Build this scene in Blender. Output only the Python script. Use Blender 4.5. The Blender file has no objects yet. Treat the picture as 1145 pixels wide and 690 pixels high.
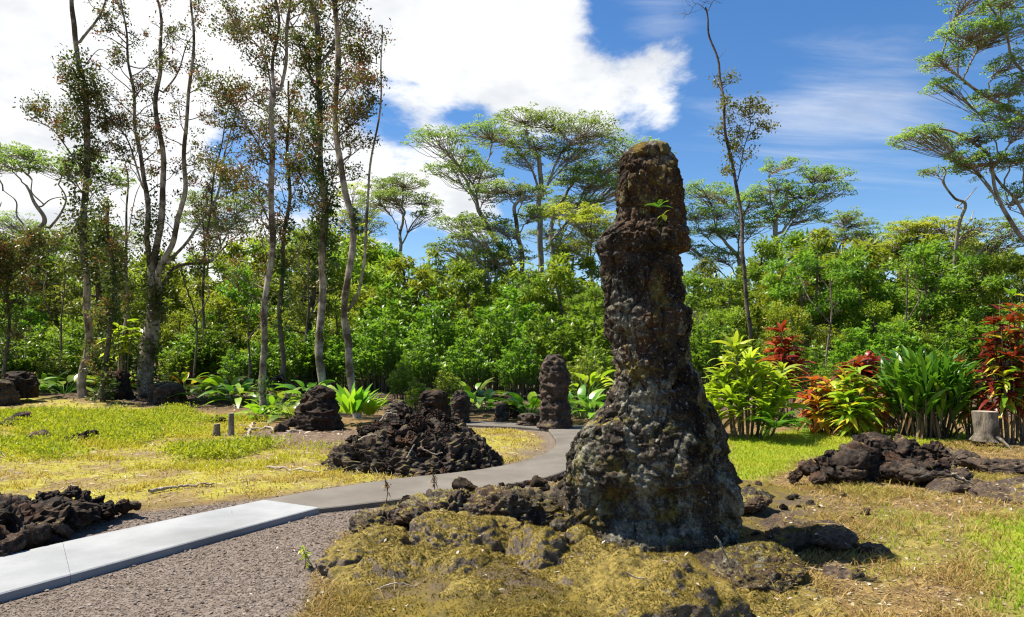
# Lava tree column in a clearing with a concrete path, lava rock heaps and tropical woodland.
EXPOSURE = 1.12
SUN_DIR = (-.66, .14, 1.28)
SKY_STRENGTH = .1
CLOUD_BRIGHT = (5.2, 5.25, 5.3)
CLOUD_DARK = (3.7, 3.82, 4.0)
CLOUDS = [(-200, 150, .55, .5), (20, 40, .26, .5), (120, 150, .14, .3), (330, 0, .20, .4), (520, 20, .15, .42), (600, 60, .13, .42), (665, 115, .09, .42), (745, 85, .07, .40), (768, 60, .06, .32), (735, 130, .05, .28), (470, 205, .09, .5), (540, 235, .05, .35), (400, 190, .05, .45), (790, 290, .07, .36), (400, -200, .4, .4), (-900, 200, .8, .5),
          (435, 140, .07, -.9), (252, 140, .05, -.75), (330, 200, .06, -.65), (245, 212, .055, -.62), (520, 130, .05, -.5), (620, 240, .10, -.7), (470, 275, .06, -.4), (410, 240, .04, -.3), (700, 25, .06, -.5), (920, 40, .26, -.6), (1120, 200, .3, -.6), (900, 220, .16, -.35), (450, 30, .04, -.15)]
WISPS = [(930, 128, .09, .20), (1010, 112, .08, .2), (870, 150, .07, .14), (740, 25, .05, .3), (800, 130, .06, .1)]
import bpy, bmesh, math, random
import numpy as np
from mathutils import Vector, Matrix
from mathutils.bvhtree import BVHTree

RNG = np.random.default_rng(11)
random.seed(11)
SC = bpy.context.scene
COL = SC.collection
F, CX, HY, CH = 763.3, 572.5, 400.0, 1.6      # focal length and horizon of the photograph, camera height


def P(px, py, Y):
    return np.array([(px - CX) / F * Y, Y, CH - (py - HY) / F * Y])


def G(px, py):                                  # point of level ground under a photo position
    Y = CH * F / (py - HY)
    return np.array([(px - CX) / F * Y, Y])


# ------------------------------------------------------------------ noise
def _h(ix, iy, iz, s):
    n = (ix.astype(np.int64) * 374761393 + iy.astype(np.int64) * 668265263 + iz.astype(np.int64) * 1274126177 + s * 974711) & 0xFFFFFFFF
    n = ((n ^ (n >> 13)) * 1103515245) & 0xFFFFFFFF
    n = ((n ^ (n >> 16)) * 2654435761) & 0xFFFFFFFF
    n = n ^ (n >> 15)
    return (n & 0xFFFFFF) / float(0xFFFFFF)


def vnoise(p, s=0):
    f = np.floor(p); i = f.astype(np.int64); t = p - f
    t = t * t * t * (t * (t * 6 - 15) + 10)
    out = 0
    for dx in (0, 1):
        wx = t[:, 0] if dx else 1 - t[:, 0]
        for dy in (0, 1):
            wy = t[:, 1] if dy else 1 - t[:, 1]
            for dz in (0, 1):
                wz = t[:, 2] if dz else 1 - t[:, 2]
                out = out + wx * wy * wz * _h(i[:, 0] + dx, i[:, 1] + dy, i[:, 2] + dz, s)
    return out * 2 - 1


def fbm(p, f=1.0, o=4, s=0, ridge=False):
    out = np.zeros(len(p)); a = 0.5; q = p * f
    for k in range(o):
        n = vnoise(q, s + k * 17)
        out += a * ((1 - 2 * np.abs(n)) if ridge else n)
        q = q * 2.03 + 3.7; a *= 0.5
    return out


def worley(p, f, s=0):
    q = p * f; b = np.floor(q).astype(np.int64); d1 = np.full(len(p), 9.0); d2 = np.full(len(p), 9.0)
    for dx in (-1, 0, 1):
        for dy in (-1, 0, 1):
            for dz in (-1, 0, 1):
                c = b + np.array([dx, dy, dz])
                pt = c + np.stack([_h(c[:, 0], c[:, 1], c[:, 2], s + k) for k in (1, 2, 3)], 1)
                d = np.sqrt(((pt - q) ** 2).sum(1))
                d2 = np.where(d < d1, d1, np.minimum(d2, d)); d1 = np.minimum(d1, d)
    return d1, d2


def wcell(p, f, s=0):                            # a random level for each plate of the crust, with the distance to its rim
    q = p * f; b = np.floor(q).astype(np.int64); d1 = np.full(len(p), 9.0); d2 = np.full(len(p), 9.0); lv = np.zeros(len(p))
    for dx in (-1, 0, 1):
        for dy in (-1, 0, 1):
            for dz in (-1, 0, 1):
                c = b + np.array([dx, dy, dz])
                pt = c + np.stack([_h(c[:, 0], c[:, 1], c[:, 2], s + k) for k in (1, 2, 3)], 1)
                d = np.sqrt(((pt - q) ** 2).sum(1)); v = _h(c[:, 0], c[:, 1], c[:, 2], s + 9)
                lv = np.where(d < d1, v, lv); d2 = np.where(d < d1, d1, np.minimum(d2, d)); d1 = np.minimum(d1, d)
    return lv, d2 - d1


def n2(x, y, f, o=3, s=0):
    return fbm(np.stack([x, y, np.zeros_like(x) + 0.37], 1), f, o, s)


def sst(a, b, x):
    t = np.clip((x - a) / (b - a), 0, 1)
    return t * t * (3 - 2 * t)


def unit(v):
    return v / np.maximum(np.linalg.norm(v, axis=-1, keepdims=True), 1e-9)


def rdir(n):
    return unit(RNG.normal(size=(n, 3)))


# ------------------------------------------------------------------ mesh building
class MB:
    def __init__(self):
        self.v, self.f, self.a, self.n = [], [], [], 0

    def add(self, v, f, var=0.5):
        v = np.asarray(v, float).reshape(-1, 3)
        if len(v) == 0:
            return self
        self.v.append(v)
        self.f.append(np.asarray(f, np.int64) + self.n)
        self.a.append(np.broadcast_to(np.asarray(var, float), (len(v),)).copy())
        self.n += len(v)
        return self

    def build(self, name, mat, parent=None, smooth=True, origin=None):
        V = np.concatenate(self.v); A = np.concatenate(self.a)
        o0 = np.array(parent.location) if parent is not None else (np.array(origin, float) if origin is not None else np.zeros(3))
        me = bpy.data.meshes.new(name)
        me.vertices.add(len(V)); me.vertices.foreach_set('co', (V - o0).astype(np.float32).ravel())
        tot = np.concatenate([np.full(len(f), f.shape[1]) for f in self.f])
        loops = np.concatenate([f.ravel() for f in self.f])
        me.loops.add(len(loops)); me.loops.foreach_set('vertex_index', loops.astype(np.int32))
        me.polygons.add(len(tot))
        me.polygons.foreach_set('loop_start', np.concatenate([[0], np.cumsum(tot)[:-1]]).astype(np.int32))
        me.update(calc_edges=True)
        at = me.attributes.new('var', 'FLOAT', 'POINT'); at.data.foreach_set('value', A.astype(np.float32))
        if smooth:
            me.polygons.foreach_set('use_smooth', np.ones(len(tot), bool))
        else:
            me.polygons.foreach_set('use_smooth', np.zeros(len(tot), bool))
        me.materials.append(mat)
        o = bpy.data.objects.new(name, me); COL.objects.link(o)
        if parent is not None:
            o.parent = parent
        elif origin is not None:
            o.location = origin
        return o


def tag(o, label=None, cat=None, group=None, kind=None):
    if label: o['label'] = label
    if cat: o['category'] = cat
    if group: o['group'] = group
    if kind: o['kind'] = kind
    return o


def empty(name, loc, label, cat, group=None):
    o = bpy.data.objects.new(name, None); COL.objects.link(o)
    o.location = loc; o.empty_display_size = 0.3
    return tag(o, label, cat, group)


def dup(root, loc, rz=0.0, sc=1.0, label=None, group=None):
    r = root.copy(); COL.objects.link(r); r.location = loc
    r.rotation_euler = (root.rotation_euler.x, root.rotation_euler.y, rz)
    r.scale = (sc, sc, sc) if np.isscalar(sc) else sc
    if label: r['label'] = label
    if group: r['group'] = group
    for ch in root.children:
        c = ch.copy(); COL.objects.link(c); c.parent = r
    return r


def catmull(pts, n):
    p = np.asarray(pts, float)
    if len(p) == 2:
        return p[0] + (p[1] - p[0]) * np.linspace(0, 1, n)[:, None]
    e = np.concatenate([[2 * p[0] - p[1]], p, [2 * p[-1] - p[-2]]])
    u = np.linspace(0, len(p) - 1 - 1e-6, n); i = u.astype(int); t = (u - i)[:, None]
    a, b, c, d = e[i], e[i + 1], e[i + 2], e[i + 3]
    return 0.5 * (2 * b + (c - a) * t + (2 * a - 5 * b + 4 * c - d) * t ** 2 + (3 * b - a - 3 * c + d) * t ** 3)


def tube(mb, pts, rad, seg=8, rough=0.0, seed=0, var=0.5, cap=True):
    p = np.asarray(pts, float); n = len(p)
    r = np.interp(np.linspace(0, 1, n), np.linspace(0, 1, len(rad)), rad)
    tg = unit(np.gradient(p, axis=0))
    ref = np.array([0.31, 0.95, 0.05]) if abs(tg[:, 1]).mean() < 0.8 else np.array([1.0, 0.1, 0.1])
    s1 = unit(np.cross(tg, ref)); s2 = np.cross(tg, s1)
    th = np.linspace(0, 2 * np.pi, seg, endpoint=False)
    V = p[:, None] + r[:, None, None] * (np.cos(th)[None, :, None] * s1[:, None] + np.sin(th)[None, :, None] * s2[:, None])
    V = V.reshape(-1, 3)
    if rough:
        c = np.repeat(p, seg, 0); d = V - c
        k = fbm(V * np.array([1, 1, .35]), 1.2 / max(r.max(), .02), 3, seed)
        V = c + d * (1 + rough * k)[:, None]
    i = np.arange(n - 1)[:, None] * seg; j = np.arange(seg)[None]
    fq = np.stack([i + j, i + (j + 1) % seg, i + seg + (j + 1) % seg, i + seg + j], -1).reshape(-1, 4)
    mb.add(V, fq, var)
    if cap:
        V2 = np.concatenate([V[-seg:], p[-1:]]); jj = np.arange(seg)
        mb.add(V2, np.stack([jj, (jj + 1) % seg, np.full(seg, seg)], 1), var)


def leaves(mb, pos, ax, nr, L, W, var, fold=0.12):
    n = len(pos)
    ax = unit(ax); sd = unit(np.cross(ax, nr)); nr = np.cross(sd, ax)
    L = np.broadcast_to(L, (n,))[:, None]; W = np.broadcast_to(W, (n,))[:, None]
    m = pos + ax * L * .45
    V = np.stack([pos, m + sd * W * .5 + nr * fold * W, pos + ax * L, m - sd * W * .5 + nr * fold * W], 1).reshape(-1, 3)
    b = np.arange(n)[:, None] * 4
    mb.add(V, np.concatenate([b + np.array([[0, 1, 2]]), b + np.array([[0, 2, 3]])]), np.repeat(np.broadcast_to(var, (n,)), 4))


def straps(mb, pos, ax, L, W, droop, var, rows=6, prof=1.0, fold=.18):
    """long curved leaves: strips three vertices wide"""
    n = len(pos); ax = unit(ax); L = np.broadcast_to(L, (n,)); W = np.broadcast_to(W, (n,)); droop = np.broadcast_to(droop, (n,))
    t = np.linspace(0, 1, rows)
    w = np.maximum(np.sin(np.pi * np.clip(t, 0, 1) ** (0.75 * prof)) ** .8, .06) * (t < 1) + .01
    hz = ax * np.array([1, 1, 0]); hz = unit(hz + RNG.normal(size=(n, 3)) * np.array([.02, .02, 0]))
    c = pos[:, None] + ax[:, None] * (L[:, None] * t)[..., None]
    c[..., 2] -= droop[:, None] * L[:, None] * t ** 2.2
    c += hz[:, None] * (droop * L)[:, None, None] * (.35 * t ** 2)[None, :, None]
    tg = unit(np.gradient(c, axis=1))
    sd = unit(np.cross(tg, np.array([0, 0, 1.0]) + RNG.normal(size=(n, 1, 3)) * .25)); nr = np.cross(sd, tg)
    ww = W[:, None] * w * .5
    V = np.stack([c - sd * ww[..., None] + nr * (fold * ww)[..., None], c, c + sd * ww[..., None] + nr * (fold * ww)[..., None]], 2).reshape(-1, 3)
    b = (np.arange(n) * rows * 3)[:, None]; fs = []
    for k in range(rows - 1):
        for s in (0, 1):
            q = k * 3 + s
            fs.append(b + np.array([[q, q + 1, q + 4, q + 3]]))
    mb.add(V, np.concatenate(fs), np.repeat(var if np.ndim(var) else np.full(n, var), rows * 3))


def clump_leaves(mb, cen, rad, per, L, asp=.45, up=.25, var=None, hollow=2.2, flat=1.0):
    """leaves filling ellipsoidal clumps; cen (k,3), rad (k,3)"""
    k = len(cen); idx = np.repeat(np.arange(k), per)
    d = rdir(len(idx)); u = RNG.random(len(idx)) ** (1 / hollow)
    pos = cen[idx] + rad[idx] * d * u[:, None]
    ax = d * .8 + RNG.normal(size=d.shape) * .55 + np.array([0, 0, up])
    ax[:, 2] *= flat
    nr = np.array([0, 0, 1.0]) + RNG.normal(size=d.shape) * .55
    l = L * RNG.uniform(.65, 1.25, len(idx))
    v = (RNG.random(k)[idx] * .55 + RNG.random(len(idx)) * .45) if var is None else np.clip(var[idx] + RNG.normal(size=len(idx)) * .12, 0, 1)
    leaves(mb, pos, ax, nr, l, l * asp * RNG.uniform(.8, 1.2, len(idx)), v)


def ico(sub):
    bm = bmesh.new(); bmesh.ops.create_icosphere(bm, subdivisions=sub, radius=1)
    v = np.array([x.co[:] for x in bm.verts]); f = np.array([[x.index for x in y.verts] for y in bm.faces]); bm.free()
    return v, f


ICO = {k: ico(k) for k in (2, 3, 4, 5, 6)}


def rock(seed, sub=4, scale=(1, 1, 1), rough=.2, cuts=6, freq=1.6, fine=.06, crack=0.0):
    v, f = ICO[sub]; v = v.copy(); g = np.random.default_rng(seed)
    for _ in range(cuts):
        n = unit(g.normal(size=3)); d = g.uniform(.45, .85)
        o = np.maximum(v @ n - d, 0); v -= n * (o * .92)[:, None]
    n = unit(v)
    v = v * np.array(scale)
    m = float(np.mean(scale))
    disp = fbm(v + seed * 3.1, freq / m, 4, seed) * rough + fbm(v + seed, 5 * freq / m, 3, seed + 5, True) * fine
    if crack:
        d1, d2 = worley(v + seed, 2.6 * freq / m, seed); disp += crack * (np.clip(d2 - d1, 0, .5) - .25)
    return v + n * (disp * m)[:, None], f


# ------------------------------------------------------------------ materials
def lin(r, g, b):
    f = lambda c: (c / 255 / 12.92) if c / 255 <= .04045 else ((c / 255 + .055) / 1.055) ** 2.4
    return (f(r), f(g), f(b), 1)


class NT:
    def __init__(self, name):
        self.m = bpy.data.materials.new(name); self.m.use_nodes = True
        self.t = self.m.node_tree; self.t.nodes.clear()

    def n(self, typ, **kw):
        x = self.t.nodes.new(typ)
        for k, v in kw.items():
            setattr(x, k, v)
        return x

    def set(self, sock, v):
        if isinstance(v, bpy.types.NodeSocket):
            self.t.links.new(v, sock)
        else:
            if sock.type == 'RGBA' and len(v) == 3:
                v = (*v, 1)
            sock.default_value = v

    def noise(self, vec, scale, detail=4, rough=.6, dist=0.0):
        x = self.n('ShaderNodeTexNoise'); self.set(x.inputs['Vector'], vec)
        x.inputs['Scale'].default_value = scale; x.inputs['Detail'].default_value = detail
        x.inputs['Roughness'].default_value = rough; x.inputs['Distortion'].default_value = dist
        return x.outputs['Fac']

    def voro(self, vec, scale, feature='F1', out='Distance'):
        x = self.n('ShaderNodeTexVoronoi', feature=feature); self.set(x.inputs['Vector'], vec); x.inputs['Scale'].default_value = scale
        return x.outputs[out]

    def ramp(self, fac, a, b, lo=0.0, hi=1.0):
        x = self.n('ShaderNodeMapRange', interpolation_type='SMOOTHSTEP'); self.set(x.inputs['Value'], fac)
        x.inputs['From Min'].default_value = a; x.inputs['From Max'].default_value = b
        x.inputs['To Min'].default_value = lo; x.inputs['To Max'].default_value = hi
        return x.outputs['Result']

    def mix(self, fac, a, b, mode='MIX'):
        x = self.n('ShaderNodeMix', data_type='RGBA', blend_type=mode)
        self.set(x.inputs[0], fac); self.set(x.inputs[6], a); self.set(x.inputs[7], b)
        return x.outputs[2]

    def math(self, op, a, b=0.0, clamp=False):
        x = self.n('ShaderNodeMath', operation=op, use_clamp=clamp); self.set(x.inputs[0], a); self.set(x.inputs[1], b)
        return x.outputs[0]

    def mapping(self, vec, scale=(1, 1, 1)):
        x = self.n('ShaderNodeMapping'); self.set(x.inputs['Vector'], vec); x.inputs['Scale'].default_value = scale
        return x.outputs[0]

    def attr(self, name):
        return self.n('ShaderNodeAttribute', attribute_name=name).outputs['Fac']

    def obj(self):
        return self.n('ShaderNodeTexCoord').outputs['Object']

    def geo(self, k):
        return self.n('ShaderNodeNewGeometry').outputs[k]

    def bump(self, h, strength=.5, dist=.02, nrm=None):
        x = self.n('ShaderNodeBump'); self.set(x.inputs['Height'], h); x.inputs['Strength'].default_value = strength
        x.inputs['Distance'].default_value = dist
        if nrm is not None: self.set(x.inputs['Normal'], nrm)
        return x.outputs[0]

    def out(self, col, rough=.9, nrm=None, spec=.2):
        b = self.n('ShaderNodeBsdfPrincipled'); self.set(b.inputs['Base Color'], col); self.set(b.inputs['Roughness'], rough)
        self.set(b.inputs['Specular IOR Level'], spec)
        if nrm is not None: self.set(b.inputs['Normal'], nrm)
        o = self.n('ShaderNodeOutputMaterial'); self.t.links.new(b.outputs[0], o.inputs[0])
        return self.m

    def nz(self):
        x = self.n('ShaderNodeSeparateXYZ'); self.set(x.inputs[0], self.geo('Normal'))
        return x.outputs['Z']


def leaf_mat(name, cols, trans=.35, rough=.45, spec=.3, hue=.03, pos=None):
    t = NT(name)
    r = t.n('ShaderNodeValToRGB'); t.set(r.inputs[0], t.attr('var'))
    e = r.color_ramp.elements
    for k in range(len(cols)):
        q = k / (len(cols) - 1) if pos is None else pos[k]
        x = e[k] if k < 2 else e.new(q)
        x.position = q; x.color = (*cols[k], 1)
    rnd = t.n('ShaderNodeObjectInfo').outputs['Random']
    hs = t.n('ShaderNodeHueSaturation'); t.set(hs.inputs['Color'], r.outputs[0])
    t.set(hs.inputs['Hue'], t.ramp(rnd, 0, 1, .5 - hue, .5 + hue)); t.set(hs.inputs['Value'], t.ramp(rnd, 0, 1, .85, 1.15))
    b = t.n('ShaderNodeBsdfPrincipled'); t.set(b.inputs['Base Color'], hs.outputs[0]); b.inputs['Roughness'].default_value = rough
    b.inputs['Specular IOR Level'].default_value = spec
    tr = t.n('ShaderNodeBsdfTranslucent')
    t.set(tr.inputs['Color'], t.mix(.5, hs.outputs[0], t.mix(1.0, hs.outputs[0], (1.5, 1.6, .5), 'MULTIPLY')))
    m = t.n('ShaderNodeMixShader'); m.inputs[0].default_value = trans
    t.t.links.new(b.outputs[0], m.inputs[1]); t.t.links.new(tr.outputs[0], m.inputs[2])
    o = t.n('ShaderNodeOutputMaterial'); t.t.links.new(m.outputs[0], o.inputs[0])
    return t.m


def bark_mat(name, pale, mid, dark, moss=0.0, scale=1.0, darkamt=.5):
    t = NT(name); v = t.obj(); s = t.mapping(v, (6 * scale, 6 * scale, 1.1 * scale))
    a = t.noise(s, 2.2, 6, .7, .6); b = t.noise(v, 1.3 * scale, 3); c = t.noise(v, 14 * scale, 3)
    col = t.mix(t.ramp(a, .35, .65), mid, pale)
    col = t.mix(t.ramp(b, .62 - .25 * darkamt, .72 - .15 * darkamt), col, dark)
    col = t.mix(t.math('MULTIPLY', t.ramp(c, .58, .72), .5), col, (.48, .47, .43))
    if moss:
        col = t.mix(t.math('MULTIPLY', t.ramp(t.noise(v, 3 * scale, 4), .45, .6), moss), col, (.09, .085, .02))
    return t.out(col, .92, t.bump(a, .8, .03))


def lava_mat(name, base, brown, moss_amt=.3, lich=.3, scale=1.0, moss_col=(.2, .15, .025), grey=(.11, .105, .09), spec=.25, rust=.4, rgh=.85):
    t = NT(name); v = t.obj(); g = t.geo('Position')
    a = t.noise(g, 3.2 * scale, 7, .68, .3); b = t.noise(g, 9 * scale, 5, .7); c = t.noise(g, 1.4 * scale, 4, .6); d = t.noise(g, 42 * scale, 3, .7)
    col = t.mix(t.ramp(a, .4, .62), base, brown)
    col = t.mix(t.math('MULTIPLY', t.ramp(c, .52, .66), rust), col, (.085, .034, .014))
    col = t.mix(t.math('MULTIPLY', t.ramp(b, .5, .66), lich), col, grey)
    up = t.math('ADD', t.math('MULTIPLY', t.nz(), .45), t.math('MULTIPLY', a, 1.0))
    up = t.math('ADD', up, t.math('MULTIPLY', t.math('SUBTRACT', b, .5), .6))
    col = t.mix(t.ramp(up, 1.02 - moss_amt * .7, 1.18 - moss_amt * .7), col, t.mix(d, tuple(x * .55 for x in moss_col), tuple(min(1, x * 1.45) for x in moss_col)))
    sp = t.math('MULTIPLY', t.ramp(t.noise(g, 40 * scale, 3, .75, .5), .60, .68), t.ramp(c, .4, .6))
    col = t.mix(t.math('MULTIPLY', sp, lich), col, (.36, .36, .31))
    col = t.mix(1.0, col, t.mix(t.ramp(d, .3, .7), (.6, .6, .6), (1.35, 1.35, 1.35)), 'MULTIPLY')
    h = t.math('ADD', t.math('MULTIPLY', b, .6), t.math('MULTIPLY', d, .3))
    return t.out(col, rgh, t.bump(h, .9, .03 / scale), spec)
# ------------------------------------------------------------------ camera, light, sky
cam = bpy.data.objects.new('camera', bpy.data.cameras.new('camera')); COL.objects.link(cam)
cam.location = (0, 0, CH); cam.rotation_euler = (math.radians(90), 0, 0)
cam.data.lens = 24; cam.data.sensor_width = 36; cam.data.shift_y = 55 / 1145; cam.data.clip_end = 6000; cam.data.clip_start = .1
SC.camera = cam
SC.view_settings.view_transform = 'Standard'; SC.view_settings.look = 'None'; SC.view_settings.gamma = 1
SC.view_settings.exposure = EXPOSURE
SC.cycles.use_denoising = True; SC.cycles.max_bounces = 7; SC.cycles.diffuse_bounces = 4; SC.cycles.transmission_bounces = 5
SC.cycles.caustics_reflective = False; SC.cycles.caustics_refractive = False
try:
    SC.cycles.denoiser = 'OPENIMAGEDENOISE'; SC.cycles.denoising_prefilter = 'ACCURATE'
except Exception:
    pass
SC.cycles.filter_width = 1.2 if hasattr(SC.cycles, 'filter_width') else 1.5

sd = Vector(SUN_DIR).normalized()                # towards the sun
sl = bpy.data.lights.new('sun', 'SUN'); sl.energy = 4.9; sl.angle = math.radians(.53); sl.color = (1, .93, .81)
so = bpy.data.objects.new('sun', sl); COL.objects.link(so); so.location = (-20, 20, 40)
so.rotation_euler = (-sd).to_track_quat('-Z', 'Y').to_euler()

wd = bpy.data.worlds.new('World'); SC.world = wd; wd.use_nodes = True
nt = wd.node_tree; nt.nodes.clear()


class WT(NT):
    def __init__(self, t): self.t = t


w = WT(nt)
sky = w.n('ShaderNodeTexSky', sky_type='NISHITA'); sky.sun_disc = False
sky.sun_elevation = math.asin(sd.z); sky.sun_rotation = math.atan2(sd.x, sd.y)
sky.air_density = 1.0; sky.dust_density = .3; sky.ozone_density = 2.0
hs = w.n('ShaderNodeHueSaturation'); w.set(hs.inputs['Color'], sky.outputs[0]); hs.inputs['Saturation'].default_value = 1.30; hs.inputs['Value'].default_value = .74
hs.inputs['Hue'].default_value = .505
dirv = w.n('ShaderNodeTexCoord').outputs['Generated']
sx = w.n('ShaderNodeSeparateXYZ'); w.set(sx.inputs[0], dirv)
den = w.math('ADD', sx.outputs['Z'], .22)
cx = w.n('ShaderNodeCombineXYZ')                 # the clouds lie in a layer overhead
w.set(cx.inputs[0], w.math('DIVIDE', sx.outputs['X'], den)); w.set(cx.inputs[1], w.math('DIVIDE', sx.outputs['Y'], den))
lay = cx.outputs[0]
cov = None
for px, py, rad, wt in CLOUDS:                   # banks of cloud: bearing, size, density
    d = Vector(((px - CX) / F, 1, (HY - py) / F)).normalized()
    vs = w.n('ShaderNodeVectorMath', operation='DISTANCE'); w.set(vs.inputs[0], dirv); vs.inputs[1].default_value = d
    x = w.math('DIVIDE', vs.outputs['Value'], rad)
    g = w.math('MULTIPLY', w.math('EXPONENT', w.math('MULTIPLY', w.math('MULTIPLY', x, x), -1.0)), wt)
    cov = g if cov is None else w.math('ADD', cov, g)
big = w.noise(lay, 3.0, 8, .62, .3); fine = w.noise(lay, 7.5, 9, .66, .2)
dn = w.math('ADD', w.math('MULTIPLY', big, 1.6), w.math('MULTIPLY', fine, .75))
dn = w.math('ADD', w.math('SUBTRACT', dn, 1.43), cov)
fac = w.ramp(dn, -.04, .40)
wispm = w.n('ShaderNodeMapping'); w.set(wispm.inputs['Vector'], lay); wispm.inputs['Rotation'].default_value = (0, 0, math.radians(38)); wispm.inputs['Scale'].default_value = (1.0, 4.5, 1)
wisp = w.noise(wispm.outputs[0], 1.5, 8, .62, .5)
wcov = None
for px, py, rad, wt in WISPS:
    d = Vector(((px - CX) / F, 1, (HY - py) / F)).normalized()
    vs = w.n('ShaderNodeVectorMath', operation='DISTANCE'); w.set(vs.inputs[0], dirv); vs.inputs[1].default_value = d
    x = w.math('DIVIDE', vs.outputs['Value'], rad)
    g = w.math('MULTIPLY', w.math('EXPONENT', w.math('MULTIPLY', w.math('MULTIPLY', x, x), -1.0)), wt)
    wcov = g if wcov is None else w.math('ADD', wcov, g)
fac2 = w.math('MULTIPLY', w.ramp(w.math('ADD', wisp, w.math('SUBTRACT', wcov, .55)), 0, .6), .55)
fac = w.math('MAXIMUM', fac, fac2)
shade = w.ramp(w.noise(lay, 2.6, 5, .6), .3, .62)
cl = w.mix(shade, CLOUD_DARK, CLOUD_BRIGHT)
bg = w.n('ShaderNodeBackground'); bg.inputs['Strength'].default_value = SKY_STRENGTH
w.set(bg.inputs['Color'], w.mix(fac, hs.outputs[0], cl))
wo = w.n('ShaderNodeOutputWorld'); nt.links.new(bg.outputs[0], wo.inputs[0])
wd.cycles.sampling_method = 'MANUAL'; wd.cycles.sample_map_resolution = 512


# ------------------------------------------------------------------ plan of the ground
def poly_px(pts):
    return np.array([G(*p) for p in pts])


def sdf(poly, x, y):                             # positive inside
    d = np.full(len(x), 1e9); ins = np.zeros(len(x), bool); n = len(poly)
    for i in range(n):
        a, b = poly[i], poly[(i + 1) % n]; e = b - a
        wx, wy = x - a[0], y - a[1]
        t = np.clip((wx * e[0] + wy * e[1]) / (e @ e), 0, 1)
        d = np.minimum(d, (wx - e[0] * t) ** 2 + (wy - e[1] * t) ** 2)
        if a[1] != b[1]:
            c = (a[1] > y) != (b[1] > y)
            ins ^= c & (x < (b[0] - a[0]) * (y - a[1]) / (b[1] - a[1]) + a[0])
    return np.where(ins, 1, -1) * np.sqrt(d)


SLAB_L = np.array([(-5.35, .77), (-3.42, 4.49), (-2.66, 5.95), (-2.02, 7.13)]); SLAB_U = np.array([(-6.2, 1.27), (-4.05, 5.37), (-3.36, 6.55), (-2.74, 7.52)])
LOWER = catmull(np.array([G(*p) for p in [(357, 571), (430, 563), (500, 553), (560, 545), (610, 536), (640, 524), (656, 507), (668, 492), (672, 482)]]), 40)
UPPER = catmull(np.array([G(*p) for p in [(295, 562), (370, 548), (440, 538), (510, 530), (560, 523), (598, 514), (617, 504), (622, 495), (613, 481)]]), 40)
BACK_N = catmull(np.array([G(*p) for p in [(470, 474), (575, 478.5), (613, 481), (672, 482), (760, 482)]]), 40)
BACK_F = catmull(np.array([G(*p) for p in [(470, 470.5), (575, 474), (613, 476), (672, 477), (760, 477)]]), 40)
PATHP = np.concatenate([LOWER, UPPER[::-1]]); BACKP = np.concatenate([BACK_N, BACK_F[::-1]]); SLABP = np.concatenate([SLAB_L, SLAB_U[::-1]])
MOUND = poly_px([(330, 900), (352, 690), (372, 635), (395, 603), (430, 574), (520, 550), (640, 541), (760, 538), (840, 538), (905, 556), (925, 600), (890, 660), (860, 760), (820, 900)])
GRAV = poly_px([(-500, 1500), (-700, 640), (-100, 618), (60, 590), (165, 571), (250, 560), (330, 551), (400, 556), (440, 566), (415, 585), (385, 612), (362, 650), (350, 700), (330, 1500)])
LAWN = poly_px([(805, 540), (815, 500), (800, 488), (900, 481), (1000, 479), (1085, 484), (1090, 494), (1010, 499), (900, 512), (880, 530), (855, 541)])
LGRASS = np.array([G(*p) for p in [(-300, 600), (-100, 596), (60, 575), (165, 563), (300, 553), (400, 541), (520, 526), (600, 511), (612, 500), (600, 483), (530, 478), (500, 490), (300, 492), (285, 470), (210, 460), (100, 452), (0, 450), (-250, 450)]])
BARE = np.array([G(*p) for p in [(262, 486), (300, 480), (400, 478), (440, 490), (400, 505), (300, 500)]])
GREENR = poly_px([(1100, 600), (1150, 580), (1300, 570), (1500, 900), (1200, 900), (1120, 690)])
GREENM = poly_px([(960, 600), (1010, 585), (1050, 600), (1050, 640), (985, 655)])


def smin(*a):
    return np.minimum.reduce(a)


def path_gap(x, y):                              # distance outside every paved edge
    return -np.maximum.reduce([sdf(PATHP, x, y), sdf(BACKP, x, y), sdf(SLABP, x, y)])


def hgt(x, y):
    x = np.asarray(x, float); y = np.asarray(y, float)
    sm = sdf(MOUND, x, y); near = sst(.05, .8, path_gap(x, y))
    h = (.035 * n2(x, y, .7, 3, 3) + .012 * n2(x, y, 4, 3, 8)) * near
    k = sst(-.05, 1.0, sm)
    h += .13 * k + .08 * k * n2(x, y, 1.8, 3, 5) + .05 * k * n2(x, y, 6, 4, 6)
    h += .10 * sst(.5, 2.5, x - 1.2) * sst(9.5, 7, y) * (1 + .5 * n2(x, y, 1.2, 3, 31))
    h += .22 * sst(19, 25, y) * (1 + .8 * n2(x, y, .5, 3, 12)) * near
    h -= .03 * (1 - near)
    return h


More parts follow.
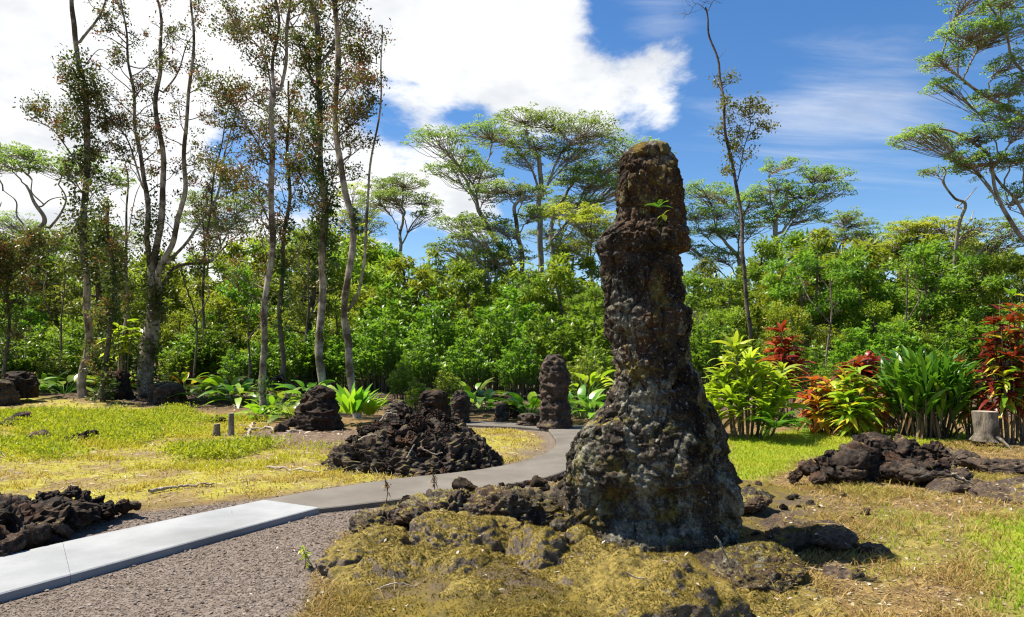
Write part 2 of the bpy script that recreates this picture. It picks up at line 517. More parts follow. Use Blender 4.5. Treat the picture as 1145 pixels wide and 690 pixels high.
def zones(x, y):
    nb = .25 * n2(x, y, 1.1, 4, 21) + .12 * n2(x, y, 5, 3, 22)
    far = sst(9, 16, y) * .6
    z = {}
    z['moss'] = sst(-.12, .18, sdf(MOUND, x, y) + nb * .7)
    gap = path_gap(x, y)
    z['grav'] = np.maximum(sst(-.1, .15, sdf(GRAV, x, y) + nb * .6), sst(.34, .12, gap + nb * .5) * .9)
    isl = sst(0, .8, .9 - np.hypot(x - .62, y - 11.6) + nb)
    z['grav'] = np.maximum(z['grav'], isl * .9) * (1 - z['moss'])
    z['lawn'] = np.maximum.reduce([sst(-.2, .3, sdf(LAWN, x, y) + nb), sst(-.3, .4, sdf(GREENR, x, y) + nb * 1.3), .33 * sst(-.3, .3, sdf(GREENM, x, y) + nb * 1.3)])
    z['bare'] = sst(-.3, .4, sdf(BARE, x, y) + nb * 2)
    z['grass'] = sst(-.3, .3, sdf(LGRASS, x, y) + nb * (1.2 + far)) * (1 - z['grav']) * (1 - .85 * z['bare'])
    z['wood'] = sst(16.5, 19.5, y + nb * 4 + sst(2, -4, x) * -2.6)
    z['dry'] = np.clip(1 - z['moss'] - z['grav'] - z['lawn'] - z['grass'] - z['wood'], 0, 1)
    return z


def axis_steps(lo, hi, step, grow, a, b):
    m = list(np.arange(lo, hi, step)); s = step
    while m[-1] < b: s *= grow; m.append(m[-1] + s)
    s = step; l = [m[0]]
    while l[-1] > a: s *= grow; l.append(l[-1] - s)
    return np.array(l[::-1][:-1] + m)


gx = axis_steps(-5.5, 6.5, .045, 1.07, -2500, 2500); gy = axis_steps(3.4, 9.5, .045, 1.035, -300, 3000)
X, Y = np.meshgrid(gx, gy); x, y = X.ravel(), Y.ravel()
nx_, ny_ = len(gx), len(gy)
hz = hgt(x, y)
i = (np.arange(ny_ - 1)[:, None] * nx_ + np.arange(nx_ - 1)[None]).ravel()
gm = MB().add(np.stack([x, y, hz], 1), np.stack([i, i + 1, i + nx_ + 1, i + nx_], 1))
t = NT('ground'); g = t.geo('Position')
a1 = t.noise(g, 1.1, 6, .65); a2 = t.noise(g, 7, 5, .7); a3 = t.noise(g, 38, 4, .75); a4 = t.noise(g, .45, 3)
vor = t.voro(g, 34, 'F1', 'Color'); vs = t.n('ShaderNodeSeparateColor'); t.set(vs.inputs[0], vor)
grass = t.mix(t.ramp(a2, .38, .62), (.37, .32, .045), (.31, .30, .036))
grass = t.mix(t.ramp(a1, .44, .6), grass, (0.240, 0.176, 0.072)); grass = t.mix(t.math('MULTIPLY', t.ramp(a3, .45, .62), .75), grass, (0.152, 0.104, 0.056))
lawn = t.mix(t.ramp(a1, .35, .65), (0.272, 0.296, 0.024), (0.192, 0.256, 0.024))
lawn = t.mix(t.math('MULTIPLY', t.ramp(a2, .5, .7), .6), lawn, (0.304, 0.264, 0.064))
grav = t.mix(vs.outputs[0], (0.096, 0.076, 0.065), (0.226, 0.186, 0.157)); grav = t.mix(t.ramp(a1, .3, .7), grav, t.mix(.5, grav, (0.153, 0.121, 0.093)))
dry = t.mix(t.ramp(a2, .38, .6), (.25, .165, .06), (.10, .06, .03)); dry = t.mix(t.math('MULTIPLY', t.ramp(a1, .50, .64), .8), dry, (.07, .045, .03)); dry = t.mix(t.math('MULTIPLY', t.ramp(a3, .5, .68), .8), dry, (.33, .25, .12))
dry = t.mix(t.math('MULTIPLY', t.ramp(a1, .52, .68), .55), dry, (0.178, 0.141, 0.028))
moss = t.mix(t.ramp(a2, .38, .62), (.17, .125, .022), (.10, .08, .022)); moss = t.mix(t.ramp(a1, .47, .60), moss, (.10, .074, .05))
moss = t.mix(t.math('MULTIPLY', t.ramp(a3, .40, .30), .6), moss, (.05, .042, .018)); moss = t.mix(t.math('MULTIPLY', t.ramp(a3, .54, .70), .6), moss, (.20, .15, .07))
wood = t.mix(t.ramp(a2, .4, .6), (.05, .035, .022), (.12, .08, .05)); wood = t.mix(t.math('MULTIPLY', t.ramp(a3, .55, .65), .7), wood, (.27, .19, .13))
bare = t.mix(t.ramp(a3, .35, .6), (0.105, 0.071, 0.046), (0.180, 0.131, 0.094))
col = dry
for nm, c in (('wood', wood), ('grass', grass), ('lawn', lawn), ('bare', bare), ('grav', grav), ('moss', moss)):
    col = t.mix(t.attr(nm), col, c)
hh = t.math('ADD', t.math('MULTIPLY', a3, .7), t.math('MULTIPLY', vs.outputs[1], .4))
M_GROUND = t.out(col, .95, t.bump(hh, .9, .03), .15)
ground = gm.build('ground', M_GROUND, origin=(0, 0, 0)); tag(ground, 'uneven ground of grass, gravel, moss and dry litter', 'ground', kind='structure')
zz = zones(x, y)
for nm in ('wood', 'grass', 'lawn', 'bare', 'grav', 'moss'):
    at = ground.data.attributes.new(nm, 'FLOAT', 'POINT'); at.data.foreach_set('value', zz[nm].astype(np.float32))


# ------------------------------------------------------------------ paths
def ribbon(name, lo, up, n, z0, top, mat, across=7, bev=.015, wob=0.0):
    L = catmull(lo, n) if len(lo) != n else lo; U = catmull(up, n) if len(up) != n else up
    s = np.concatenate([[0, .0, bev / 1.0], np.linspace(0, 1, across)[1:-1], [1 - bev, 1, 1]]); s[1] = 0
    zs = np.full(len(s), top); zs[0] = zs[-1] = z0; zs[1] = zs[-2] = top - bev * .7
    V = L[:, None] + (U - L)[:, None] * s[None, :, None]
    z = np.broadcast_to(zs, (n, len(s))) + wob * n2(V[..., 0].ravel(), V[..., 1].ravel(), 1.5, 3, 4).reshape(n, -1)
    V = np.concatenate([V, z[..., None]], -1).reshape(-1, 3); k = len(s)
    i = (np.arange(n - 1)[:, None] * k + np.arange(k - 1)[None]).ravel()
    mb = MB().add(V, np.stack([i, i + k, i + k + 1, i + 1], 1))
    for r, rev in ((0, 0), (n - 1, 1)):
        e = np.arange(k) + r * k; e = e[::-1] if rev else e
        mb.add(V[e], np.arange(k)[None])
    o = mb.build(name, mat, origin=(0, 0, 0), smooth=False)
    return o


def concrete(name, c1, c2, stain, bumps):
    t = NT(name); g = t.geo('Position')
    a = t.noise(g, 1.6, 6, .6); b = t.noise(g, 60, 3, .7); c = t.noise(g, .6, 3); d = t.noise(t.mapping(g, (1, 6, 1)), 9, 4)
    col = t.mix(t.ramp(a, .3, .7), c1, c2); col = t.mix(t.math('MULTIPLY', t.ramp(c, .5, .75), .6), col, stain)
    col = t.mix(t.math('MULTIPLY', t.ramp(b, .55, .75), .35), col, tuple(x * .6 for x in c1))
    col = t.mix(t.math('MULTIPLY', t.ramp(d, .55, .75), .25), col, stain)
    return t.out(col, .85, t.bump(b, bumps, .006), .25)


M_NEWC = concrete('new_concrete', (.22, .229, .236), (.29, .30, .305), (.14, .142, .14), .4)
M_OLDC = concrete('old_concrete', (.115, .103, .086), (.155, .14, .118), (.07, .062, .05), .5)
# new slab in bays parted by narrow joints, one paving
tt = [0, .40, .72, 1.0]; sl_l = catmull(SLAB_L, 61); sl_u = catmull(SLAB_U, 61)
for a, b in zip(tt[:-1], tt[1:]):
    ia, ib = int(a * 60), int(b * 60)
    o = ribbon('path', sl_l[ia:ib + 1] + (.004 if a else 0) * (sl_l[1] - sl_l[0]) * 3, sl_u[ia:ib + 1] + (.004 if a else 0) * (sl_u[1] - sl_u[0]) * 3, ib - ia + 1, -.06, .036, M_NEWC, bev=.012)
    tag(o, 'pale bluish white new concrete path bay', 'path', 'new concrete path bays', 'structure')
o = ribbon('path', LOWER, UPPER, 40, -.06, .03, M_OLDC, wob=.012); tag(o, 'old grey concrete path curving behind the mound', 'path', kind='structure')
o = ribbon('path', BACK_N, BACK_F, 40, -.06, .026, M_OLDC, wob=.01); tag(o, 'far grey path crossing behind the rubble', 'path', kind='structure')
# ------------------------------------------------------------------ the lava column
def hg(x, y):
    return float(hgt(np.array([x]), np.array([y]))[0])


def lava_column_mat(name, z0, z1):
    t = NT(name); g = t.geo('Position')
    sp = t.n('ShaderNodeSeparateXYZ'); t.set(sp.inputs[0], g); hgh = t.ramp(sp.outputs['Z'], z0, z1)
    a = t.noise(g, 2.4, 8, .7, .35); b = t.noise(g, 8, 6, .72, .2); c = t.noise(g, 1.2, 4, .6, .3); d = t.noise(g, 45, 4, .75); e = t.noise(t.mapping(g, (1, 1, .35)), 4.5, 6, .7, .4)
    col = t.mix(t.ramp(a, .38, .62), (.013, .011, .009), (.058, .046, .035))
    # rust-brown growth, mostly in the upper half
    rust = t.math('MULTIPLY', t.ramp(t.math('ADD', c, t.math('MULTIPLY', hgh, .16)), .61, .70), .5)
    col = t.mix(rust, col, t.mix(b, (.034, .018, .010), (.13, .066, .026)))
    # grey-green crust, mostly low down
    gr = t.ramp(t.math('SUBTRACT', e, t.math('MULTIPLY', hgh, .10)), .46, .56)
    col = t.mix(t.math('MULTIPLY', gr, .9), col, t.mix(t.ramp(b, .35, .65), (.05, .048, .037), (.25, .24, .185)))
    ol = t.ramp(t.noise(g, 3.6, 6, .72, .5), .54, .66)
    col = t.mix(t.math('MULTIPLY', ol, .75), col, t.mix(d, (.09, .08, .02), (.19, .165, .05)))
    # pale flecks of lichen
    vs = t.math('MULTIPLY', t.ramp(t.noise(g, 34, 3, .75, .6), .60, .68), t.ramp(c, .38, .58)); col = t.mix(t.math('MULTIPLY', vs, .85), col, (.40, .40, .34))
    vs2 = t.math('MULTIPLY', t.ramp(t.noise(g, 80, 3, .7, .4), .60, .67), t.ramp(e, .45, .6)); col = t.mix(t.math('MULTIPLY', vs2, .5), col, (.33, .32, .26))
    up = t.math('ADD', t.math('MULTIPLY', t.nz(), .5), b)
    col = t.mix(t.ramp(up, .90, 1.08), col, t.mix(d, (.10, .07, .014), (.26, .19, .03)))
    col = t.mix(1.0, col, t.mix(t.ramp(d, .3, .7), (.5, .5, .5), (1.5, 1.5, 1.5)), 'MULTIPLY')
    ob = t.math('MULTIPLY', t.ramp(t.math('ADD', t.noise(g, 1.9, 5, .6, .8), t.math('MULTIPLY', t.math('SUBTRACT', b, .5), .5)), .60, .72), .6); col = t.mix(ob, col, t.mix(d, (.12, .085, .016), (.24, .175, .03)))
    orr = t.math('MULTIPLY', t.ramp(t.noise(t.mapping(g, (1, 1, .8)), 2.7, 7, .7, 1.0), .62, .70), .6); col = t.mix(orr, col, t.mix(d, (.10, .04, .012), (.26, .11, .025)))
    h = t.math('ADD', t.math('MULTIPLY', b, .7), t.math('MULTIPLY', d, .35))
    return t.out(col, .92, t.bump(h, 1.0, .035), .08)


M_COL = lava_column_mat('column_lava', .4, 3.2)
M_LAVA = lava_mat('black_lava', (.011, .008, .006), (.046, .029, .019), .02, .16, 1.3, spec=.14, rgh=.8)
M_BLOCK = lava_mat('block_lava', (.014, .010, .008), (.062, .042, .029), .06, .3, 1.4, spec=.14, rgh=.82)
M_LAVAB = lava_mat('brown_lava', (.022, .016, .012), (.075, .05, .034), .2, .35, 1.2, moss_col=(.13, .11, .02))
M_MOSSR = lava_mat('mossy_lava', (.07, .054, .04), (.16, .125, .09), .50, .4, .8, moss_col=(.155, .115, .024), grey=(.17, .15, .12), rust=.15)
M_CRUST = lava_mat('crusted_lava', (.022, .017, .013), (.07, .05, .034), .22, .55, 1.2, moss_col=(.17, .14, .025), grey=(.19, .185, .15), rust=.35)
M_FLAT = lava_mat('flat_lava', (.045, .033, .025), (.095, .068, .05), spec=.1, moss_amt=.14, lich=.35, scale=.8, moss_col=(.16, .12, .025), rust=.2)
M_MOSS = lava_mat('yellow_moss', (.05, .04, .016), (.10, .08, .02), .30, .2, 1.5, moss_col=(.17, .125, .02))

D0 = 5.6
prof = np.array([(158, 723, 737), (160, 712, 745), (165, 704, 750), (175, 696, 756), (190, 691, 761), (205, 690, 765), (220, 689, 768), (240, 688, 769), (248, 685, 770), (255, 677, 772),
                 (265, 667, 774), (274, 664, 776), (279, 665, 774), (283, 667, 761), (300, 671, 767), (320, 673, 769), (338, 674.5, 772), (346, 675, 778), (358, 675, 777), (375, 680, 773),
                 (390, 683, 773), (410, 686, 777), (425, 687, 786), (440, 682, 792), (455, 674, 800), (470, 662, 806), (485, 646, 811), (500, 637, 816), (515, 634, 820),
                 (530, 633, 825), (545, 634, 828), (560, 636, 827), (575, 637, 827), (590, 639, 825), (605, 641, 822), (625, 640, 826), (650, 634, 836)], float)
nzr, nth = 460, 400
py = np.linspace(158.3, 640, nzr)
lft = np.interp(py, prof[:, 0], prof[:, 1]); rgt = np.interp(py, prof[:, 0], prof[:, 2])
zc = CH - (py - HY) / F * D0; half = (rgt - lft) / 2 / F * D0; cxw = ((lft + rgt) / 2 - CX) / F * D0
th = np.linspace(0, 2 * np.pi, nth, endpoint=False)
C_, S_ = np.cos(th), np.sin(th)
dep = np.where(zc > 1.75, .84 * half, 0); kz = np.clip((1.75 - zc) / 1.75, 0, 1); h0 = np.interp(-1.75, -zc, half) * .84; dep = np.where(zc > 1.75, dep, h0 + (.50 - h0) * kz ** 1.15)
sq = 1 / (np.abs(C_) ** 2.5 + np.abs(S_) ** 2.5) ** (1 / 2.5)
V = np.stack([cxw[:, None] + half[:, None] * C_ * sq, D0 + .05 + dep[:, None] * S_ * sq, np.broadcast_to(zc[:, None], (nzr, nth))], -1).reshape(-1, 3)
N = np.stack([np.tile(C_, nzr), np.tile(S_ * 1.2, nzr), np.zeros(nzr * nth)], 1); N = unit(N)
side = np.abs(N[:, 0])
amp = np.clip(np.repeat(half, nth) * 2.4, .3, .8)
Vw = V + .06 * np.stack([fbm(V, 3, 3, 81), fbm(V, 3, 3, 82), fbm(V, 3, 3, 83)], 1)
d = .09 * fbm(Vw * np.array([1, 1, 1.5]), 1.5, 4, 41) * (1 - .55 * side ** 3)
d += .042 * fbm(Vw * np.array([1, 1, .7]), 4.0, 4, 42); d *= 1 - .55 * side ** 4
d += .022 * fbm(Vw, 8, 4, 48, True) + .022 * fbm(Vw * np.array([.7, .7, 2.2]), 4, 4, 49, True) - .012
d += .022 * fbm(Vw, 15, 4, 43) + .022 * fbm(Vw, 32, 3, 44) - .014
lv, rim = wcell(Vw * np.array([1, 1, .75]), 4.2, 61); d += .040 * (lv - .5) * (1 - .6 * side ** 4) - .02 * sst(.07, .0, rim)
lv, rim = wcell(Vw * np.array([1, 1, 1.3]), 9.5, 71); d += .020 * (lv - .5) - .008 * sst(.1, .0, rim)
d += .03 * fbm(Vw * np.array([1, 1, .22]), 8, 4, 57, True) * sst(2.0, 1.2, V[:, 2]) - .01
w1, w2 = worley(V * np.array([1, 1, .8]), 3.1, 7); d -= .028 * sst(.10, .0, w2 - w1)
h1, _ = worley(V, 7.5, 9); pm = sst(-.05, .35, fbm(V, 2.6, 3, 91)); d -= .05 * sst(.34, .08, h1) * pm
h2, _ = worley(Vw * np.array([1, 1, 1.4]), 3.4, 19); d -= .07 * sst(.34, .06, h2) * sst(.0, .3, fbm(V, 1.7, 3, 92))
# the undercut hollow at the foot, the waist ledge, and the lip on the right
fr = sst(.1, .75, -N[:, 1]) * sst(.62, .5, V[:, 2]) * sst(.15, .3, V[:, 2]); d -= .09 * fr * sst(.8, .3, np.abs(V[:, 0] - 1.15))
V = V + N * (d * amp)[:, None]; V[:, 2] += .02 * fbm(V, 6, 3, 51)
i = (np.arange(nzr - 1)[:, None] * nth); j = np.arange(nth)[None]; jn = (j + 1) % nth
fq = np.stack([i + j, i + nth + j, i + nth + jn, i + jn], -1).reshape(-1, 4)
top = np.array([[V[:nth, 0].mean(), V[:nth, 1].mean(), V[:nth, 2].mean() + .015]])
cb = MB().add(V, fq); cb.add(np.concatenate([V[:nth], top]), np.stack([np.arange(nth), (np.arange(nth) + 1) % nth, np.full(nth, nth)], 1))
colx = (730 - CX) / F * D0
lt = empty('lava_tree', (colx, D0, .15), 'tall dark lava tree column with flared knobbly foot and mossy top rising from the mound', 'lava column')
cb.build('column', M_COL, lt)
# buttress on its right flank, foot lumps, moss cap
WORLD_ROCKS = []                                  # for scatter: (verts, faces)
WORLD_ROCKS.append((V, fq))


def blob(parent, name, mat, c, scale, seed, sub=5, rough=.28, fine=.1, cuts=3, freq=1.5, crack=.12, rz=0.0):
    v, f = rock(seed, sub, scale, rough, cuts, freq, fine, crack)
    c_, s_ = math.cos(rz), math.sin(rz); v = v @ np.array([[c_, s_, 0], [-s_, c_, 0], [0, 0, 1]]) + np.array(c)
    WORLD_ROCKS.append((v, f))
    return MB().add(v, f).build(name, mat, parent) if parent is not None else (v, f)


blob(lt, 'buttress', M_COL, P(776, 505, 5.78), (.21, .34, .46), 61)
blob(lt, 'buttress', M_COL, P(800, 556, 5.6), (.16, .38, .30), 62)
blob(lt, 'moss_cap', M_MOSS, P(729, 168, 5.64) + np.array([0, 0, -.03]), (.15, .15, .085), 65, sub=4, rough=.3, fine=.12, crack=.05)


def boulder(name, px, py, Y, sc, seed, mat, label, cat='rock', group=None, sub=5, dz=0.0, rz=0.0, **kw):
    c = P(px, py, Y); c[2] += dz
    v, f = blob(None, name, mat, c, sc, seed, sub=sub, rz=rz, **kw)
    o = MB().add(v, f).build(name, mat, origin=(c[0], c[1], c[2]))
    return tag(o, label, cat, group)


# foreground mound: mossy humps and crusted ledges
kw = dict(rough=.30, fine=.07, cuts=3, crack=.14, freq=1.3)
boulder('mossy_outcrop', 700, 676, 4.45, (.74, .66, .37), 71, M_MOSSR, 'broad ochre mossy rock slab at the very front of the lava tree', sub=6, **kw)
boulder('mossy_outcrop', 588, 634, 4.95, (.36, .36, .30), 72, M_MOSSR, 'rounded yellow mossy hump at the left front of the column foot', sub=6, **kw)
boulder('mossy_outcrop', 465, 662, 4.75, (.64, .52, .29), 73, M_MOSSR, 'widest mossy hump at the left end of the front mound', sub=6, **kw)
boulder('mossy_outcrop', 520, 606, 5.35, (.48, .38, .25), 74, M_MOSSR, 'mossy hump behind the widest one and below the dark ledge', sub=6, **kw)
boulder('mossy_outcrop', 418, 624, 5.3, (.44, .42, .19), 75, M_MOSSR, 'low mossy swelling beside the gravel edge', sub=6, **kw)
boulder('mossy_outcrop', 560, 698, 4.3, (.58, .48, .24), 76, M_MOSSR, 'low mossy swelling at the bottom edge between the two broad humps', sub=6, **kw)
boulder('mossy_outcrop', 862, 690, 4.35, (.46, .40, .15), 77, M_MOSSR, 'flat mossy rock at the bottom right of the mound', sub=6, **kw)
kf = dict(rough=.2, fine=.08, cuts=4, crack=.12, freq=1.6)
kc = dict(rough=.36, fine=.14, cuts=5, crack=.16, freq=1.7)
boulder('lava_ledge', 585, 570, 5.95, (.46, .36, .21), 81, M_CRUST, 'dark crusted ledge adjoining the left side of the column foot', sub=6, **kc)
boulder('lava_ledge', 500, 575, 6.1, (.44, .36, .17), 82, M_CRUST, 'crusted lava ledge at the middle of the mound back rim', sub=6, **kc)
boulder('lava_ledge', 428, 589, 6.05, (.38, .34, .10), 83, M_CRUST, 'lowest crusted ledge at the left tip of the mound', sub=6, **kc)
boulder('lava_ledge', 650, 560, 6.2, (.36, .30, .22), 84, M_CRUST, 'crusted ledge tucked behind the left of the column foot', sub=5, **kc)
boulder('lava_ledge', 834, 632, 5.0, (.42, .52, .17), 85, M_CRUST, 'shaded crusty hump at the right front of the column foot', sub=6, dz=-.03, **kf)
boulder('lava_ledge', 884, 570, 5.9, (.44, .60, .11), 86, M_FLAT, 'flat topped brown lava shelf right of the column', sub=6, dz=-.21, **kf)
boulder('lava_ledge', 842, 548, 6.6, (.26, .30, .08), 87, M_CRUST, 'small rough ledge behind the flat brown shelf', sub=5, dz=-.10, **kc)
boulder('lava_ledge', 918, 582, 5.7, (.24, .36, .10), 88, M_FLAT, 'low rubbly lava step at the right end of the mound', sub=5, dz=-.11, **kf)
for k, (px_, py_, Y_, s_, m_, lab) in enumerate([
        (632, 587, 5.1, .09, M_CRUST, 'round brown stone against the left foot of the column'),
        (648, 600, 4.95, .085, M_MOSSR, 'fist sized mossy stone under the round brown one'),
        (627, 603, 5.0, .06, M_CRUST, 'smallest of the stones at the left foot of the column'),
        (519, 543, 6.55, .10, M_LAVA, 'black knob of lava on the ridge of the mound'),
        (601, 540, 6.3, .07, M_LAVA, 'small black knob on the ridge nearer the column'),
        (632, 543, 6.2, .06, M_LAVA, 'black knob touching the column on the ridge'),
        (868, 593, 5.35, .075, M_LAVA, 'black angular stone below the flat brown shelf'),
        (905, 600, 5.25, .06, M_FLAT, 'grey brown stone low on the right of the flat shelf'),
        (940, 634, 4.95, .14, M_FLAT, 'flat grey rock patch in the dry grass right of the column'),
        (975, 602, 5.4, .12, M_FLAT, 'small flat stone sunk in the dry grass mid right'),
        (880, 668, 4.5, .10, M_FLAT, 'flat grey stone in the shade at the bottom right')]):
    gz = hg((px_ - CX) / F * Y_, Y_) - P(px_, py_, Y_)[2] + s_ * .12 if k >= 6 else 0
    boulder('lava_stone', px_, py_, Y_, (s_ * 1.15, s_, s_ * (.35 if m_ is M_FLAT else .85)), 90 + k, m_, lab, sub=4, dz=gz, rough=.35, fine=.1, cuts=5, crack=.08)
# right hand flat outcrops
boulder('lava_outcrop', 1112, 514, 9.6, (.5, .35, .09), 101, M_FLAT, 'low dark outcrop under the red cordyline at the right edge', sub=5, dz=-.08, **kc)
boulder('lava_outcrop', 1060, 505, 10.4, (.4, .3, .07), 102, M_FLAT, 'flat brown outcrop between the rock heap and the stump', sub=5, dz=-.06, **kc)
boulder('lava_outcrop', 1135, 558, 7.3, (.40, .5, .16), 103, M_FLAT, 'dark flat outcrop in the dry grass at the right edge', sub=5, **kc)
boulder('lava_outcrop', 1080, 578, 6.9, (.42, .3, .05), 104, M_FLAT, 'thin sheet of dark lava flush with the dry grass', sub=5, **kc)
boulder('lava_outcrop', 1040, 530, 8.2, (.45, .34, .13), 105, M_FLAT, 'slab of brown lava at the right foot of the rock heap', sub=5, **kc)


# ------------------------------------------------------------------ heaps of loose lava rocks
ROCK_ME = []
for k in range(9):
    v, f = rock(200 + k, 4, (1, .8 + .05 * (k % 4), .72), .42, 8, 1.9, .30, .26)
    me_o = MB().add(v, f).build('lava_rock', M_LAVA, smooth=False, origin=(0, 0, 0)); ROCK_ME.append(me_o.data); bpy.data.objects.remove(me_o)


for k in range(7):
    v, f = rock(260 + k, 4, (1, .75 + .06 * (k % 4), .62), .30, 9, 1.6, .24, .20)
    me_o = MB().add(v, f).build('lava_rock', M_BLOCK, origin=(0, 0, 0)); ROCK_ME.append(me_o.data); bpy.data.objects.remove(me_o)


def loose(x, y, z, s, label, group, pick=(0, 16)):
    o = bpy.data.objects.new('lava_rock', ROCK_ME[random.randrange(*pick)]); COL.objects.link(o)
    o.location = (x, y, z); o.scale = (s * random.uniform(.85, 1.3), s * random.uniform(.85, 1.2), s * random.uniform(.75, 1.1))
    o.rotation_euler = (random.uniform(-.6, .6), random.uniform(-.6, .6), random.uniform(0, 6.28))
    return tag(o, label, 'rock', group)


def heap(c, rx, ry, hh, n, smin_, smax, label, group, ang=0.0, seed=1, core_mat=None, core_label=None, shape=1.6):
    random.seed(seed)
    ca, sa = math.cos(ang), math.sin(ang)
    if core_mat is not None:
        v, f = ICO[6]; v = v.copy()
        r = np.hypot(v[:, 0], v[:, 1])
        p = np.stack([v[:, 0] * rx * 1.03, v[:, 1] * ry * 1.03, np.maximum(v[:, 2], -.2) * hh * (.92)], 1)
        p[:, 2] = np.where(v[:, 2] > 0, hh * .80 * np.clip(1 - r ** shape, 0, 1), p[:, 2])
        p = p @ np.array([[ca, sa, 0], [-sa, ca, 0], [0, 0, 1]]) + np.array([c[0], c[1], hg(*c) - .04])
        dn = .13 * fbm(p, 5, 5, seed, True) + .06 * fbm(p, 24, 2, seed) + .10 * fbm(p, 2.2, 3, seed + 3) + .09 * fbm(p, 13, 3, seed, True)
        p += unit(v) * dn[:, None]
        o = MB().add(p, f).build('rubble_mound', core_mat, smooth=False, origin=(c[0], c[1], hg(*c))); tag(o, core_label, 'rubble mound')
    placed = []; tries = 0
    while len(placed) < n and tries < n * 60:
        tries += 1
        u, w_ = random.uniform(-1, 1), random.uniform(-1, 1); r = math.hypot(u, w_)
        if r > 1: continue
        s = random.uniform(smin_, smax) * (1.15 - .5 * r)
        x = c[0] + ca * u * rx - sa * w_ * ry; y = c[1] + sa * u * rx + ca * w_ * ry
        z = hg(x, y) + hh * .92 * max(0, 1 - r ** shape) + s * .12
        if any((x - a) ** 2 + (y - b) ** 2 + (z - e) ** 2 < (.55 * (s + q)) ** 2 for a, b, e, q in placed): continue
        placed.append((x, y, z, s)); loose(x, y, z - s * .1, s, label, group, (0, 10))


random.seed(31)
for k in range(34):
    px_, py_ = random.uniform(836, 985), random.uniform(556, 660); q = G(px_, py_ - 12); s_ = random.uniform(.018, .055)
    if float(path_gap(q[:1], q[1:])[0]) < .1: continue
    loose(q[0], q[1], hg(*q) + s_ * .3, s_, 'small broken stone strewn on the dry ground right of the column', 'stones strewn right of the column')
for k in range(26):
    px_, py_ = random.uniform(400, 640), random.uniform(556, 592); q = G(px_, py_ - 14); s_ = random.uniform(.025, .06)
    if float(path_gap(q[:1], q[1:])[0]) < .1: continue
    loose(q[0], q[1], hg(*q) + .07 + s_ * .3, s_, 'small dark stone among the crusted ledges of the mound', 'stones among the crusted ledges', (0, 10))
# central rubble mound by the far path
heap((-1.47, 10.3), 1.22, .90, .78, 240, .04, .19, 'small black rock lodged in the rubble mound beyond the path bend', 'rocks lodged in the central rubble mound', 0, 5, M_LAVAB,
     'big dark rubble mound left of the path bend, higher at its left and tapering right', shape=2.3)
for px_, py_, s_, lab in [(377, 512, .09, 'lone black rock at the left foot of the rubble mound'), (392, 508, .13, 'pair of black stones off the left side of the rubble mound'), (543, 519, .09, 'last small rock at the right tip of the rubble mound')]:
    q = G(px_, py_ + 4); loose(q[0], q[1], hg(*q) + s_ * .3, s_, lab, None)
# heap at the right, individually stacked
RH = [(905, 523, .15), (925, 518, .22), (948, 516, .26), (968, 508, .24), (985, 500, .22), (962, 497, .17), (990, 492, .13), (1003, 503, .23), (1020, 512, .24), (1040, 509, .20), (978, 522, .25), (1005, 527, .22),
      (1018, 497, .15), (950, 527, .15), (930, 530, .13), (890, 530, .11), (1032, 525, .2), (995, 513, .2), (955, 505, .17), (1045, 500, .12), (1008, 490, .10), (975, 490, .09), (1060, 520, .12), (915, 533, .1)]
random.seed(9)
for k, (px_, py_, s_) in enumerate(RH):
    Y_ = 8.75 + .02 * (500 - py_) + random.uniform(-.1, .25) ; p_ = P(px_, py_, Y_)
    if k in (0, 6, 15, 22): lab = {0: 'rounded black rock at the left end of the right hand rock heap', 6: 'topmost jagged rock on the right hand heap', 15: 'outlying small rock leftmost of the right hand heap', 22: 'outlying rock at the right foot of the right hand heap'}[k]
    else: lab = 'black clinkery lava rock heaped in the low pile on the right'
    loose(p_[0], p_[1], p_[2] - .02, s_ * 1.08, lab, 'rocks of the right hand heap', (7, 16))
v, f = rock(311, 5, (.70, .30, .17), .3, 3, 1.5, .12, .1); p_ = P(985, 532, 8.95)
o = MB().add(v + p_, f).build('rubble_mound', M_LAVA, origin=p_); tag(o, 'low core of black rubble under the right hand heap', 'rubble mound')
for px_, py_, Y_, sc_, lab in [(1062, 548, 7.7, (.26, .2, .13), 'angular grey lichened block right of the rock heap'), (1085, 545, 7.8, (.2, .16, .10), 'smaller grey block beside the angular one, with a pale twig on it'), (1045, 535, 8.1, (.18, .2, .12), 'brown block wedged between heap and grey blocks')]:
    boulder('lava_block', px_, py_, Y_, sc_, int(px_), M_FLAT, lab, sub=4, rough=.2, fine=.1, cuts=9, crack=.08)
# heap at the left edge of the frame
LH = [(10, 590, .28), (45, 583, .26), (78, 573, .24), (62, 562, .17), (20, 566, .19), (100, 575, .17), (120, 571, .15), (92, 560, .13), (138, 566, .11), (152, 565, .08), (-15, 585, .32), (-20, 560, .24), (38, 598, .18), (8, 610, .16), (70, 594, .14), (-40, 600, .3), (30, 572, .2), (108, 563, .1), (80, 550, .1)]
random.seed(4)
LHL = {1: 'broad smooth topped black rock in front of the left edge heap', 4: 'peaked black rock at the back of the left edge heap', 9: 'smallest rock at the right tip of the left edge heap', 13: 'rock lying nearest the white path in the left edge heap'}
for k, (px_, py_, s_) in enumerate(LH):
    Y_ = 1221 / (py_ + s_ * 75 - 400); Y_ = min(Y_, 6.9); p_ = P(px_, py_, Y_)
    loose(p_[0], p_[1], p_[2], s_ * .92, LHL.get(k, 'glossy black lava rock in the heap at the left edge'), 'rocks of the left edge heap', (4, 16))


